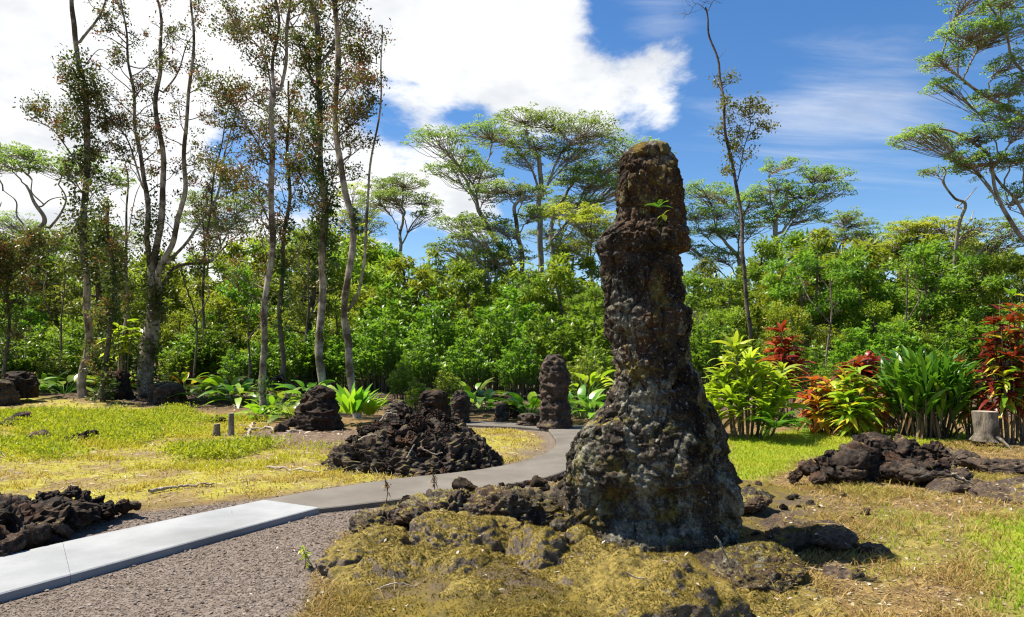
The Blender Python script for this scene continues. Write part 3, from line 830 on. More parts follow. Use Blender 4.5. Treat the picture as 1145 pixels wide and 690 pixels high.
# ------------------------------------------------------------------ smaller lava trees and stumps among the plants
def lava_stub(px, pyb, pyt, wpx, Y, seed, mat, label, top=.6, lean=0.0, bulge=0.1):
    zt = CH - (pyt - HY) / F * Y; zb = CH - (pyb - HY) / F * Y - .15; x0 = (px - CX) / F * Y; hw = wpx / 2 / F * Y
    n, m = 90, 80; tz = np.linspace(1, 0, n); a = np.linspace(0, 2 * np.pi, m, endpoint=False)
    r = hw * (1 - (1 - top) * tz ** 1.5 + bulge * np.sin(tz * 7 + seed)) * np.minimum(1, ((1 - tz) * 9 + .02)) ** .4
    V = np.stack([x0 + lean * tz[:, None] * hw + r[:, None] * np.cos(a), Y + r[:, None] * np.sin(a), np.broadcast_to((zb + (zt - zb) * tz)[:, None], (n, m))], -1).reshape(-1, 3)
    nn = np.stack([np.tile(np.cos(a), n), np.tile(np.sin(a), n), np.zeros(n * m)], 1)
    sc = hw * 1.0
    dd = .34 * fbm(V, .9 / sc, 4, seed) + .26 * fbm(V, 2.6 / sc, 4, seed + 2, True) + .07 * fbm(V, 9 / sc, 3, seed + 4)
    V += nn * (dd * sc)[:, None]
    i = np.arange(n - 1)[:, None] * m; j = np.arange(m)[None]; jn = (j + 1) % m
    mb = MB().add(V, np.stack([i + j, i + m + j, i + m + jn, i + jn], -1).reshape(-1, 4))
    mb.add(np.concatenate([V[:m], [V[:m].mean(0)]]), np.stack([np.arange(m), (np.arange(m) + 1) % m, np.full(m, m)], 1))
    return tag(mb.build('lava_stump' if zt - zb < 1.4 else 'lava_column', mat, origin=(x0, Y, zb)), label, 'lava column')


lava_stub(621, 479, 396, 34, 15.4, 3, M_LAVAB, 'small brown lava column standing by the far path bend', .62, -.1)
lava_stub(356, 486, 430, 44, 15.2, 5, M_LAVA, 'squat black lava stump beside the bright fern, left of the rubble mound', .6)
lava_stub(485, 470, 436, 33, 15.5, 7, M_LAVA, 'round black lava knob behind the rubble mound', .8)
lava_stub(515, 472, 436, 22, 16.6, 9, M_LAVAB, 'narrow tapered lava stump right of the round black knob', .4)
lava_stub(445, 480, 447, 34, 14.5, 11, M_CRUST, 'greyish lava hump at the back of the rubble mound', .4)
lava_stub(130, 449, 415, 30, 23.5, 13, M_LAVA, 'dark lava stump between two left trunks', .8)
lava_stub(186, 458, 427, 42, 22.5, 15, M_LAVAB, 'dark root clad lava stump at the foot of the many stemmed tree', .5, .2)
lava_stub(22, 440, 415, 34, 23, 17, M_LAVA, 'dark lava stump near the left edge', .6)
lava_stub(3, 447, 425, 26, 22, 19, M_LAVAB, 'brown lava stump cut by the left edge', .6)
lava_stub(560, 472, 450, 20, 17.5, 21, M_CRUST, 'pale split root stump behind the yellow grass island', .3, .3)
lava_stub(576, 470, 441, 18, 18, 23, M_LAVAB, 'blunt brown stump next to the pale split one', .7)
lava_stub(592, 478, 462, 30, 16, 25, M_LAVAB, 'low dark lava lump left of the small column', .5)
for px_, py_, s_, lab in [(15, 475, .35, 'dark rock in the weeds at the left edge'), (95, 495, .28, 'dark stone half hidden in the yellow weeds'), (45, 497, .25, 'low stone in the weeds left of the half hidden one'), (245, 473, .2, 'brown stone at the wood edge by the stumps'), (330, 477, .3, 'dark rock left of the squat lava stump'), (315, 483, .18, 'small dark rock before the wood edge')]:
    q = G(px_, py_); loose(q[0], q[1], hg(*q) + .05, s_, lab, None)
# ------------------------------------------------------------------ bark and foliage materials
B_OHIA = bark_mat('pale_bark', (.50, .43, .35), (.30, .24, .18), (.08, .055, .04), .4, 1.3, .85)
B_DARK = bark_mat('dark_bark', (.17, .135, .105), (.10, .075, .055), (.04, .03, .022), .4, 1, .6)
B_ALB = bark_mat('albizia_bark', (.38, .33, .27), (.25, .205, .16), (.10, .08, .06), .15, .7, .4)
B_SNAG = bark_mat('snag_bark', (.20, .16, .125), (.10, .075, .055), (.04, .03, .025), .1, 1, .6)
B_THIN = bark_mat('thin_stem_bark', (.20, .16, .11), (.12, .095, .06), (.05, .04, .025), .3, 1, .5)
L_OHIA = leaf_mat('ohia_leaves', [(.05, .07, .016), (.10, .125, .028), (.18, .18, .045), (.20, .09, .04), (.26, .06, .03)], .35, .4, .4, .02, [0, .36, .62, .8, 1])
L_VINE = leaf_mat('vine_leaves', [(.03, .06, .014), (.065, .11, .02), (.13, .17, .035)], .3)
L_ALB = leaf_mat('albizia_leaves', [(0.117, 0.190, 0.059), (0.205, 0.293, 0.081), (0.322, 0.395, 0.117)], .5, .5, .2, .012)
L_ALBY = leaf_mat('yellow_albizia_leaves', [(0.249, 0.322, 0.044), (0.381, 0.454, 0.059), (0.527, 0.527, 0.088)], .45, .5, .2, .012)
L_WOOD = leaf_mat('woodland_leaves', [(0.080, 0.154, 0.018), (0.170, 0.264, 0.028), (0.282, 0.363, 0.045)], .48, .4, .35, .022)
L_YEL = leaf_mat('yellowish_leaves', [(0.123, 0.186, 0.020), (0.235, 0.308, 0.028), (0.376, 0.417, 0.050)], .45, .42, .3, .02)
L_SHRUB = leaf_mat('shrub_leaves', [(0.061, 0.137, 0.013), (0.123, 0.230, 0.018), (0.235, 0.340, 0.034)], .45, .38, .4, .012)
L_GREY = leaf_mat('olive_leaves', [(.10, .13, .025), (.16, .19, .035), (.26, .26, .055)], .4, .45, .3, .03)


def px_path(pts, Y, dy=0.0, wob=.0, n=None, seed=0):
    """trace in the photo -> points on the tree's own depth, with real sway towards and away"""
    q = np.array([P(p[0], p[1], Y) for p in pts]); n = n or max(12, len(pts) * 7)
    c = catmull(q, n); g = np.random.default_rng(seed + int(abs(pts[0][0]) * 7) + len(pts))
    t = np.linspace(0, 1, n)
    c[:, 1] += dy * t ** 1.3
    if wob:
        ph = g.uniform(0, 6.28, 4); s = np.linalg.norm(c[-1] - c[0]) / 4
        for k, sc in ((0, 1), (1, .5)):
            c[:, 0] += wob * sc * np.sin(t * s * (5 + 6 * k) + ph[k]); c[:, 1] += wob * 1.5 * sc * np.sin(t * s * (4 + 5 * k) + ph[k + 2])
    return c


def twigs(mbw, stem, t0, t1, n, Lr, r0, cl, sub=3, up=.5, leafy=1.0, seed=0, side=None):
    """twigs off a stem; appends leaf cluster centres to cl"""
    g = np.random.default_rng(seed)
    for k in range(n):
        t = t0 + (t1 - t0) * (k + g.random()) / n
        i = min(int(t * (len(stem) - 1)), len(stem) - 2)
        b = stem[i]; az = g.uniform(0, 2 * np.pi)
        if side is not None and g.random() < .7: az = (0 if side > 0 else np.pi) + g.normal() * .7
        d = np.array([np.cos(az), np.sin(az), up + g.normal() * .3]); d /= np.linalg.norm(d)
        L = g.uniform(*Lr); q = [b]
        for s in range(4):
            d = d + np.array([g.normal() * .3, g.normal() * .3, .12 + g.normal() * .22]); d /= np.linalg.norm(d); q.append(q[-1] + d * L / 4)
        c = catmull(q, 9); tube(mbw, c, [r0, r0 * .35], 5)
        for s in range(sub):
            j = int(g.uniform(.35, 1) * 8); e = d + g.normal(size=3) * .8; e[2] += .3; e /= np.linalg.norm(e)
            l2 = L * g.uniform(.25, .5); c2 = catmull([c[j], c[j] + e * l2 * .5 + g.normal(size=3) * .05, c[j] + e * l2 + np.array([0, 0, .1])], 6)
            tube(mbw, c2, [r0 * .5, r0 * .2], 4)
            if g.random() < leafy: cl.append(c2[-1]); cl.append(c2[3]) if g.random() < .6 * leafy else None
        if g.random() < leafy: cl.append(c[-1])


def cluster_leaves(mb, cl, per, R, L, asp=.55, seed=0, varmix=.72):
    if not len(cl): return
    cl = np.array(cl); k = len(cl); cv = np.random.default_rng(seed).random(k)
    per = int(per * 1.55); idx = np.repeat(np.arange(k), per)
    pos = cl[idx] + rdir(len(idx)) * (R * np.random.default_rng(seed + 1).uniform(.5, 1.4, k)[idx] * RNG.random(len(idx)) ** .6)[:, None] * np.array([1, 1, .75])
    l = L * .86 * RNG.uniform(.6, 1.25, len(idx))
    leaves(mb, pos, rdir(len(idx)) + np.array([0, 0, .3]), rdir(len(idx)) + np.array([0, 0, .6]), l, l * asp, np.clip(cv[idx] * varmix + RNG.random(len(idx)) * (1 - varmix) + .0, 0, 1))


SLIM = .58


def tall_tree(base, Y, label, trunk, trad, limbs, crown, vine=(), bark=None, cat='tree', leafmat=None, L=.105, per=16, R=.3, name='tall_tree', group=None, rough=.22):
    """trunk: px trace; limbs: (px trace, r0, r1, depth drift); crown: (which stem, t0, t1, n, Lmin, Lmax, r, leafy, side)"""
    bark = bark or B_OHIA; trad = (trad[0] * SLIM, trad[1] * SLIM); limbs = [(a, b * SLIM, c * SLIM * 1.1, d) for a, b, c, d in limbs]
    bz = CH - (trunk[0][1] - HY) / F * Y
    tk = [(trunk[0][0], trunk[0][1] + 8)] + trunk
    c = px_path(tk, Y, 0, .07, 60)
    root = empty(name, (c[0][0], Y, float(bz)), label, cat, group)
    flare = [trad[0] * 1.7, trad[0] * 1.12] + list(np.linspace(trad[0], trad[1], 10))
    m = MB(); tube(m, c, flare, 14, rough * 1.3, 3)
    g = np.random.default_rng(int(trunk[0][0]))
    for k in range(5):                           # roots spreading into the soil
        a = k * 1.26 + g.random(); e = c[0] + np.array([np.cos(a), np.sin(a), -.25]) * trad[0] * 3.0
        tube(m, catmull([c[2], c[0] + (e - c[0]) * .45 + np.array([0, 0, .07]), e], 8), [trad[0] * .5, trad[0] * .15], 6, .2, k)
    to_ = m.build('trunk', bark, root)
    stems = [c]
    wb = []
    for k, (tr, r0, r1, dy) in enumerate(limbs):
        s = px_path(tr, Y, dy, .075, None, k); 
        st = np.concatenate(stems); s[0] = st[np.argmin(((st - s[0]) ** 2).sum(1))]
        mm = MB(); tube(mm, s, [r0, (r0 + r1) / 2, r1], 9, .18, k); stems.append(s); wb.append(mm)
    cl = []
    for k, (w_, t0, t1, n, l0, l1, r, lf, side) in enumerate(crown):
        n = int(n * 1.3)
        if w_:
            twigs(wb[w_ - 1], stems[w_], t0, t1, n, (l0, l1), r, cl, 3, .5, lf, int(trunk[0][0]) + k * 31, side); continue
        for q in range(n):                       # each branch off the trunk by itself
            mq = MB(); twigs(mq, c, t0 + (t1 - t0) * q / n, t0 + (t1 - t0) * (q + 1) / n, 1, (l0, l1), r, cl, 3, .5, lf, int(trunk[0][0]) + k * 31 + q * 7, side); mq.build('branch', bark, root).parent = to_
    for mm in wb: mm.build('limb', bark, root)
    if cl:
        m = MB(); cluster_leaves(m, cl, per, R, L, .55, int(trunk[0][0])); m.build('crown', leafmat or L_OHIA, root)
    if vine:
        m = MB()
        for w_, t0, t1, n, r in vine:
            s = stems[w_]; ii = (np.linspace(t0, t1, n) * (len(s) - 1)).astype(int)
            cc = s[ii] + rdir(n) * r * .55; rr = r * RNG.uniform(.5, 1.2, (n, 1)) * np.array([[.8, .8, 1.1]])
            clump_leaves(m, cc, rr, 70, L * 1.05, .6, -.1)
        m.build('vine', L_VINE, root)
    return root


G_T = 'tall thin trunked native trees left of the path'
tall_tree(0, 24, 'pale straight trunk wrapped in dark green vine, second tall trunk from the left edge', [(93, 450), (95, 400), (97, 340), (97, 290), (96, 200), (92, 110), (88, 50), (83, 0), (80, -40)], (.24, .10),
          [([(91, 52), (100, 25), (108, 0), (114, -30)], .08, .05, .6), ([(96, 190), (75, 165), (58, 145), (40, 138)], .05, .02, -.5), ([(93, 75), (105, 55), (112, 54)], .03, .01, .4)],
          [(1, .3, 1, 4, .4, .9, .02, .7, 1), (2, .35, 1, 9, .5, 1.0, .02, 1, None), (0, .5, .72, 10, .5, 1.3, .025, 1, None)],
          [(0, .42, .76, 46, .62), (0, .55, .7, 14, .95)], group=G_T, L=.12)
tall_tree(0, 24.5, 'massive pale many stemmed tree with a flared base and sparse reddish crown', [(163, 446), (167, 410), (170, 370), (172, 335)], (.46, .40),
          [([(170, 340), (166, 290), (164, 245), (155, 190), (146, 140), (138, 90), (130, 40), (125, -20)], .2, .04, .8),
           ([(172, 340), (177, 280), (180, 220), (182, 160), (182, 100), (183, 60), (181, 10), (186, -20)], .23, .04, -.4),
           ([(174, 340), (186, 300), (197, 262), (208, 215), (216, 165), (220, 110), (226, 40), (224, -20)], .2, .05, -.9),
           ([(175, 335), (190, 300), (212, 292), (222, 288), (240, 270), (258, 250)], .12, .03, 1.4),
           ([(188, 298), (215, 262), (230, 228), (240, 185), (252, 140), (262, 100)], .1, .03, .9),
           ([(182, 105), (195, 80), (202, 50), (206, 30)], .06, .02, .6), ([(160, 215), (150, 165), (135, 140), (122, 128)], .06, .02, -.8), ([(198, 258), (188, 250), (160, 275), (150, 250)], .03, .01, -.8)],
          [(1, .35, 1, 22, .6, 1.5, .024, .95, None), (2, .45, 1, 10, .5, 1.1, .02, .4, None), (3, .4, .98, 14, .5, 1.2, .02, .55, None), (4, .4, 1, 8, .6, 1.2, .02, .95, None), (5, .4, 1, 10, .5, 1.2, .02, .8, 1), (7, .2, 1, 12, .5, 1.2, .02, 1, -1), (6, .4, 1, 4, .3, .7, .012, .6, None)],
          [(0, .35, 1, 22, .55), (1, 0, .3, 14, .5), (2, 0, .3, 12, .5), (4, 0, .4, 8, .4)], group=G_T, L=.115, per=17)
tall_tree(0, 19.5, 'mottled dark streaked trunk at the grass edge with spreading sparse leaves up high', [(293, 463), (294, 420), (297, 370), (299, 320), (301, 260), (304, 200), (306, 150), (310, 100)], (.17, .12),
          [([(309, 105), (305, 60), (311, 20), (310, -30)], .09, .05, -.5), ([(310, 102), (318, 60), (322, 20), (323, -30)], .09, .05, .4), ([(304, 190), (285, 150), (270, 125), (255, 115)], .05, .015, -.8), ([(306, 150), (290, 60), (268, 30), (250, 20)], .05, .015, .9), ([(301, 250), (285, 215), (262, 200), (245, 200)], .04, .012, .7)],
          [(0, .45, 1, 14, .7, 1.5, .022, .95, -1), (1, .1, 1, 9, .6, 1.2, .02, 1, -1), (2, .1, 1, 8, .6, 1.2, .02, .9, 1), (3, .2, 1, 10, .4, 1.0, .018, 1, -1), (4, .25, 1, 12, .4, 1.0, .018, 1, -1), (5, .2, 1, 9, .4, 1, .016, 1, -1)],
          [(0, .05, .25, 8, .22)], group=G_T, L=.10, per=17)
tall_tree(0, 23.5, 'slim mossy trunk just behind the mottled dark streaked one', [(313, 415), (315, 350), (318, 280), (321, 220), (323, 150), (323, 90)], (.15, .06),
          [([(317, 300), (335, 270), (345, 262)], .04, .02, .6), ([(322, 190), (336, 160), (345, 140)], .04, .015, -.7)],
          [(0, .4, 1, 24, .6, 1.4, .02, .95, None), (2, .3, 1, 7, .5, 1, .015, 1, None)], [(0, .3, .6, 10, .3)], group=G_T, bark=B_DARK, L=.12, per=16)
tall_tree(0, 21, 'straight fissured trunk with leafy dark crown, right behind the bright fern', [(359, 452), (359, 400), (360, 330), (361, 260), (361, 200), (359, 130), (354, 60), (348, 0), (345, -40)], (.21, .13),
          [([(359, 130), (345, 80), (330, 40), (318, 10)], .06, .03, .7), ([(361, 190), (345, 170), (332, 150)], .04, .015, -.6), ([(356, 80), (372, 40), (372, 0), (374, -30)], .09, .05, .5), ([(361, 235), (340, 200), (325, 190)], .04, .012, .8)],
          [(0, .45, 1, 26, .6, 1.3, .022, 1, None), (1, .2, 1, 10, .5, 1.1, .02, 1, None), (3, .2, 1, 12, .5, 1.2, .02, 1, 1), (4, .2, 1, 8, .5, 1.0, .016, 1, None)],
          [(0, .42, .85, 40, .42), (0, .38, .55, 12, .55)], group=G_T, L=.105, per=18)
tall_tree(0, 18, 'pale leaning trunk with a dark knot and a bare crooked snag stem on its right', [(394, 468), (394, 430), (391, 390), (387, 355), (389, 310), (392, 250), (386, 210), (380, 170), (376, 120), (375, 60), (373, 0), (372, -40)], (.17, .10),
          [([(389, 348), (398, 335), (407, 326), (410, 300), (409, 255), (411, 215), (414, 175), (425, 130), (433, 100), (434, 70), (432, 40)], .085, .02, -.5),
           ([(376, 120), (395, 90), (410, 65), (415, 60)], .04, .012, .8), ([(378, 150), (400, 130), (418, 105)], .035, .01, -.7)],
          [(0, .62, 1, 20, .5, 1.1, .018, 1, 1), (2, .2, 1, 8, .4, .8, .014, 1, None), (3, .2, 1, 9, .4, .8, .014, 1, None)],
          [(0, .5, .54, 3, .15)], group=G_T, L=.10, per=16)
tall_tree(0, 22.5, 'thin mossy dark trunk beside the dark stump between the two big left trunks', [(119, 447), (120, 400), (123, 330), (122, 280), (124, 230)], (.16, .07), [], [(0, .3, 1, 16, .5, 1.1, .018, 1, None)], [(0, .2, .9, 22, .35)], bark=B_DARK, group=G_T, L=.12, per=15)
tall_tree(0, 26, 'spindly bare topped trunk left of the massive many stemmed tree', [(136, 435), (137, 380), (140, 320), (142, 270), (143, 220), (142, 190)], (.13, .04), [([(142, 275), (148, 255), (150, 215), (148, 200)], .04, .015, .4)], [(0, .35, .7, 10, .4, .9, .016, .9, None), (0, .8, 1, 5, .3, .6, .01, .1, None)], [], bark=B_OHIA, group=G_T, L=.12)
tall_tree(0, 27, 'leafy reddish tree with a thin trunk at the far left edge', [(6, 440), (7, 380), (9, 320), (10, 280)], (.13, .05), [([(9, 320), (30, 290), (45, 275)], .05, .015, .5), ([(9, 320), (-10, 290), (-20, 280)], .05, .015, .5)], [(0, .4, 1, 20, .7, 1.6, .02, 1, None), (1, .2, 1, 12, .6, 1.2, .016, 1, None), (2, .2, 1, 12, .6, 1.2, .016, 1, None)], [(0, .3, 1, 14, .5)], bark=B_DARK, L=.13, per=20, R=.36)
tall_tree(0, 29, 'slender leaning trunk with sparse reddish leaves right of the massive tree', [(228, 400), (228, 330), (229, 280), (238, 220), (246, 160), (258, 110)], (.11, .03), [([(230, 275), (222, 225), (235, 190)], .04, .012, .4)], [(0, .4, 1, 16, .5, 1.2, .016, .8, None), (1, .2, 1, 6, .4, .8, .012, .9, None)], [], bark=B_DARK, L=.13)
# the lone snag at the right of the column
tall_tree(0, 32, 'very tall lone bare snag with twiggy top and one leafy tuft', [(838, 400), (836, 350), (832, 300), (829, 250), (822, 200), (813, 150), (806, 105), (803, 70), (795, 35), (787, 10)], (.17, .06),
          [([(822, 205), (832, 170), (838, 140), (830, 125)], .05, .02, -.4), ([(789, 15), (778, 5), (770, 15), (764, 12)], .03, .01, .3), ([(789, 15), (797, 0), (800, -10)], .035, .012, -.3), ([(803, 65), (810, 55), (812, 42)], .02, .008, .3), ([(808, 105), (799, 92), (794, 85)], .02, .008, -.2), ([(829, 255), (812, 235), (806, 230)], .02, .01, .3)],
          [(0, .55, .75, 6, .5, 1.1, .02, 1, None), (1, .05, 1, 16, .5, 1.1, .018, 1, None), (2, .2, 1, 6, .3, .8, .009, 0, None), (3, .2, 1, 6, .3, .8, .009, 0, None)], [], bark=B_SNAG, leafmat=L_GREY, L=.15, per=14, R=.36, name='snag_tree')


for px_, pb_, pt_, Y_, lab in [(214, 436, 300, 27, 'thin dead sapling leaning right of the massive base'), (275, 440, 330, 26, 'thin dead stem left of the mottled trunk'), (340, 436, 290, 27, 'bare dead sapling between mottled and fissured trunks'), (63, 436, 300, 28, 'crooked dead sapling left of the vine wrapped trunk'), (762, 430, 330, 27, 'dead stem right against the lava tree waist'), (1012, 420, 300, 27, 'grey dead stem rising behind the strap leaved clump'), (925, 420, 310, 26, 'grey dead stem above the coloured bed')]:
    tall_tree(0, Y_, lab, [(px_, pb_), (px_ + 3, (pb_ + pt_) / 2), (px_ + random.uniform(-10, 14), pt_)], (.09, .035), [([(px_ + 3, (pb_ + pt_) / 2), (px_ + random.choice((-18, 18)), pt_ + 25), (px_ + random.choice((-24, 26)), pt_ - 5)], .05, .02, .5)], [(0, .4, 1, 4, .4, .9, .015, 0, None), (1, .3, 1, 4, .3, .7, .012, .2, None)], bark=B_SNAG, name='dead_sapling', L=.13, per=8)


# ------------------------------------------------------------------ albizias: flat layered crowns on bare forking limbs
def albizia(Y, label, trunk, tr, pads, mat=None, limbs=(), dens=1.0, L=.125, bark=None, group='flat topped albizia trees above the wood'):
    mat = mat or L_ALB; bark = bark or B_ALB; u = Y / F; seed = int(abs(trunk[-1][0]) * 3 + abs(trunk[-1][1]))
    g = np.random.default_rng(seed)
    c = px_path(trunk, Y, g.normal() * .8, .10, 50, seed)
    root = empty('albizia_tree', (c[0][0], Y, float(c[0][2])), label, 'tree', group)
    m = MB(); tube(m, c, [q * .62 for q in tr], 10, .1, seed); m.build('trunk', bark, root)
    stems = [c]
    for k, (lt_, r0, r1, dy) in enumerate(limbs):
        s = px_path(lt_, Y, dy, .08, None, k)
        st = np.concatenate(stems); s[0] = st[np.argmin(((st - s[0]) ** 2).sum(1))]; stems.append(s)
        m = MB(); tube(m, s, [r0 * .7, (r0 + r1) * .35, r1 * .8], 7, .12, k); m.build('limb', bark, root)
    lm = MB()
    allst = np.concatenate(stems)
    for (px, py, rx, rz) in pads:
        pc = P(px, py, Y); pc[1] += g.normal() * rx * u * .5; R = rx * u * 1.15; H = rz * u * 1.0
        # branch from the stem below
        dd = allst - pc; hor = np.hypot(dd[:, 0], dd[:, 1]); below = -dd[:, 2]
        cost = np.abs(below - .9 * hor - .5) + .35 * hor + np.where(below < .3, 6, 0)
        b = allst[np.argmin(cost)]
        mid = b + (pc - b) * np.array([.45, .45, .6]) + g.normal(size=3) * .15
        bm_ = MB(); br = catmull([b, mid, pc - np.array([0, 0, H * .6])], 14); r0 = max(.035, .012 * R + .025)
        br += g.normal(size=br.shape) * .03
        tube(bm_, br, [r0, r0 * .55], 6)
        n = max(14, int(84 * dens * (R * R) / 6 + 10))
        a = g.uniform(0, 2 * np.pi, n); r = np.sqrt(g.random(n)); 
        sub = np.stack([pc[0] + R * r * np.cos(a), pc[1] + R * .9 * r * np.sin(a), pc[2] + H * (.55 - 1.1 * r ** 2) + g.normal(size=n) * H * .42], 1)
        for q in sub:
            s0 = br[g.integers(5, 14)]; mm = (s0 + q) / 2 + np.array([0, 0, -.12 * R * g.random()]) + g.normal(size=3) * .08
            tube(bm_, catmull([s0, mm, q - np.array([0, 0, .05])], 7), [r0 * .38, .012], 4, cap=False)
        bm_.build('branch', bark, root)
        k = len(sub); per = 36; idx = np.repeat(np.arange(k), per); sr = np.clip(R * g.uniform(.09, .2, k), .2, .6)
        aa = RNG.uniform(0, 2 * np.pi, len(idx)); rr = np.sqrt(RNG.random(len(idx)))
        pos = sub[idx] + np.stack([np.cos(aa) * rr * sr[idx], np.sin(aa) * rr * sr[idx], (.18 - .3 * rr ** 2) * sr[idx] + RNG.normal(size=len(idx)) * .07 * sr[idx]], 1)
        ax = np.stack([np.cos(aa), np.sin(aa), -.15 + RNG.normal(size=len(idx)) * .25], 1) + RNG.normal(size=(len(idx), 3)) * .4
        l = L * RNG.uniform(.6, 1.3, len(idx))
        leaves(lm, pos, ax, np.array([0, 0, 1.0]) + RNG.normal(size=(len(idx), 3)) * .4, l, l * .6, np.clip(g.random(k)[idx] * .6 + RNG.random(len(idx)) * .4, 0, 1))
    lm.build('crown', mat, root)
    return root


albizia(46, 'tallest flat topped albizia at the centre, left of the lava tree', [(603, 400), (604, 330), (603, 260), (605, 215), (601, 175), (592, 155), (586, 140)], [.34, .3, .12],
        [(585, 130, 28, 9), (618, 132, 32, 9), (655, 146, 36, 11), (565, 150, 24, 8), (600, 158, 30, 8), (640, 165, 28, 9), (672, 152, 22, 7), (583, 176, 22, 7)], limbs=[([(604, 222), (618, 190), (632, 165), (648, 155)], .14, .06, .8), ([(605, 215), (590, 185), (574, 165), (562, 158)], .13, .05, -.6)])
albizia(44, 'leaning albizia with a two tier crown, leftmost of the central cluster', [(600, 400), (585, 320), (568, 290), (545, 250), (530, 222), (522, 200), (512, 180)], [.36, .26, .1],
        [(490, 160, 30, 9), (520, 172, 26, 8), (545, 148, 34, 10), (495, 188, 22, 7), (535, 195, 26, 8), (515, 165, 20, 7), (548, 215, 20, 7)], limbs=[([(530, 220), (540, 190), (552, 165)], .1, .05, .8)])
albizia(42, 'crooked albizia with one low flat crown in the central cluster', [(592, 400), (588, 330), (582, 285), (577, 255), (578, 232), (584, 218), (578, 212)], [.26, .22, .12],
        [(560, 212, 32, 7), (592, 211, 26, 7), (540, 245, 26, 8), (515, 255, 26, 8), (560, 258, 24, 8), (600, 240, 24, 8)])
albizia(48, 'broad albizia whose crown reaches behind the lava tree head', [(622, 400), (618, 330), (616, 270), (622, 235), (636, 210), (650, 195)], [.3, .25, .1],
        [(640, 195, 30, 9), (672, 185, 32, 9), (705, 172, 32, 9), (660, 205, 30, 9), (690, 205, 30, 10), (650, 225, 26, 8), (720, 185, 22, 8), (735, 170, 18, 7)], limbs=[([(618, 270), (640, 240), (665, 215), (690, 195)], .13, .05, 1)])
albizia(41, 'bright yellow green low albizia left of the column shoulder', [(668, 400), (664, 340), (662, 300), (658, 275)], [.2, .16, .08],
        [(640, 236, 26, 6), (668, 240, 30, 6), (650, 252, 28, 7), (675, 262, 24, 7), (640, 272, 26, 7)], mat=L_ALBY)
albizia(50, 'thin stemmed albizia between the centre cluster trunks', [(628, 400), (625, 330), (622, 290), (628, 262), (635, 250)], [.22, .16, .08], [(610, 235, 28, 8), (635, 225, 26, 8), (655, 262, 26, 8), (610, 262, 24, 8), (632, 280, 24, 7)])
albizia(40, 'low spreading albizia under the leftmost crown of the cluster', [(560, 400), (552, 340), (545, 310), (535, 295)], [.2, .15, .08], [(505, 275, 26, 7), (530, 268, 24, 7), (545, 285, 26, 8), (575, 285, 24, 8), (520, 300, 24, 7)])
albizia(50, 'rounded albizia standing apart between the snag stem and the central cluster', [(450, 400), (447, 320), (446, 275), (450, 245), (448, 230)], [.28, .2, .1], [(432, 206, 24, 7), (455, 206, 26, 7), (470, 222, 22, 8), (425, 225, 22, 8), (445, 225, 24, 8), (478, 240, 16, 6)], limbs=[([(447, 275), (462, 250), (472, 232)], .1, .05, .5)])
albizia(45, 'darker fan shaped albizia right of the tall snag', [(876, 420), (873, 330), (870, 280), (868, 250), (876, 225), (884, 205)], [.34, .26, .1],
        [(876, 184, 22, 7), (905, 196, 20, 7), (930, 194, 26, 9), (868, 208, 24, 8), (900, 214, 26, 8), (925, 212, 22, 7), (850, 218, 20, 8), (885, 232, 26, 8), (905, 240, 22, 7), (862, 240, 22, 7)],
        limbs=[([(872, 262), (890, 240), (908, 222), (925, 205)], .13, .05, .8), ([(872, 245), (860, 225), (858, 212)], .1, .05, -.6)])
albizia(47, 'albizia with forked pale stems between the column and the tall snag', [(838, 420), (833, 340), (826, 295), (812, 270), (800, 255)], [.3, .22, .1],
        [(785, 216, 26, 8), (812, 214, 26, 7), (775, 238, 24, 8), (805, 236, 26, 8), (830, 232, 20, 7), (790, 258, 26, 8), (820, 258, 24, 8), (770, 270, 20, 8), (845, 250, 18, 7), (800, 284, 26, 7)], limbs=[([(826, 295), (830, 265), (835, 242)], .1, .05, .8), ([(820, 285), (800, 275), (780, 262)], .1, .04, -.6)])
albizia(50, 'small rounded albizia right of the fan shaped one', [(945, 400), (942, 320), (940, 285), (944, 262)], [.2, .16, .08], [(935, 246, 22, 6), (955, 250, 20, 7), (922, 262, 18, 7), (945, 265, 22, 7), (968, 262, 14, 6)])
albizia(38, 'yellow green broad topped albizia over the right hand wood', [(1040, 420), (1038, 340), (1035, 300), (1032, 285)], [.22, .18, .1], [(1010, 256, 26, 6), (1040, 255, 28, 7), (1065, 268, 26, 7), (1025, 270, 28, 7), (1000, 272, 20, 6), (1080, 285, 20, 7)], mat=L_ALBY)
albizia(52, 'grey green albizia behind the yellow green one on the right', [(1000, 420), (995, 340), (990, 290)], [.2, .16, .08], [(985, 262, 20, 7), (1020, 250, 24, 6), (965, 275, 20, 7), (1095, 280, 24, 8)])
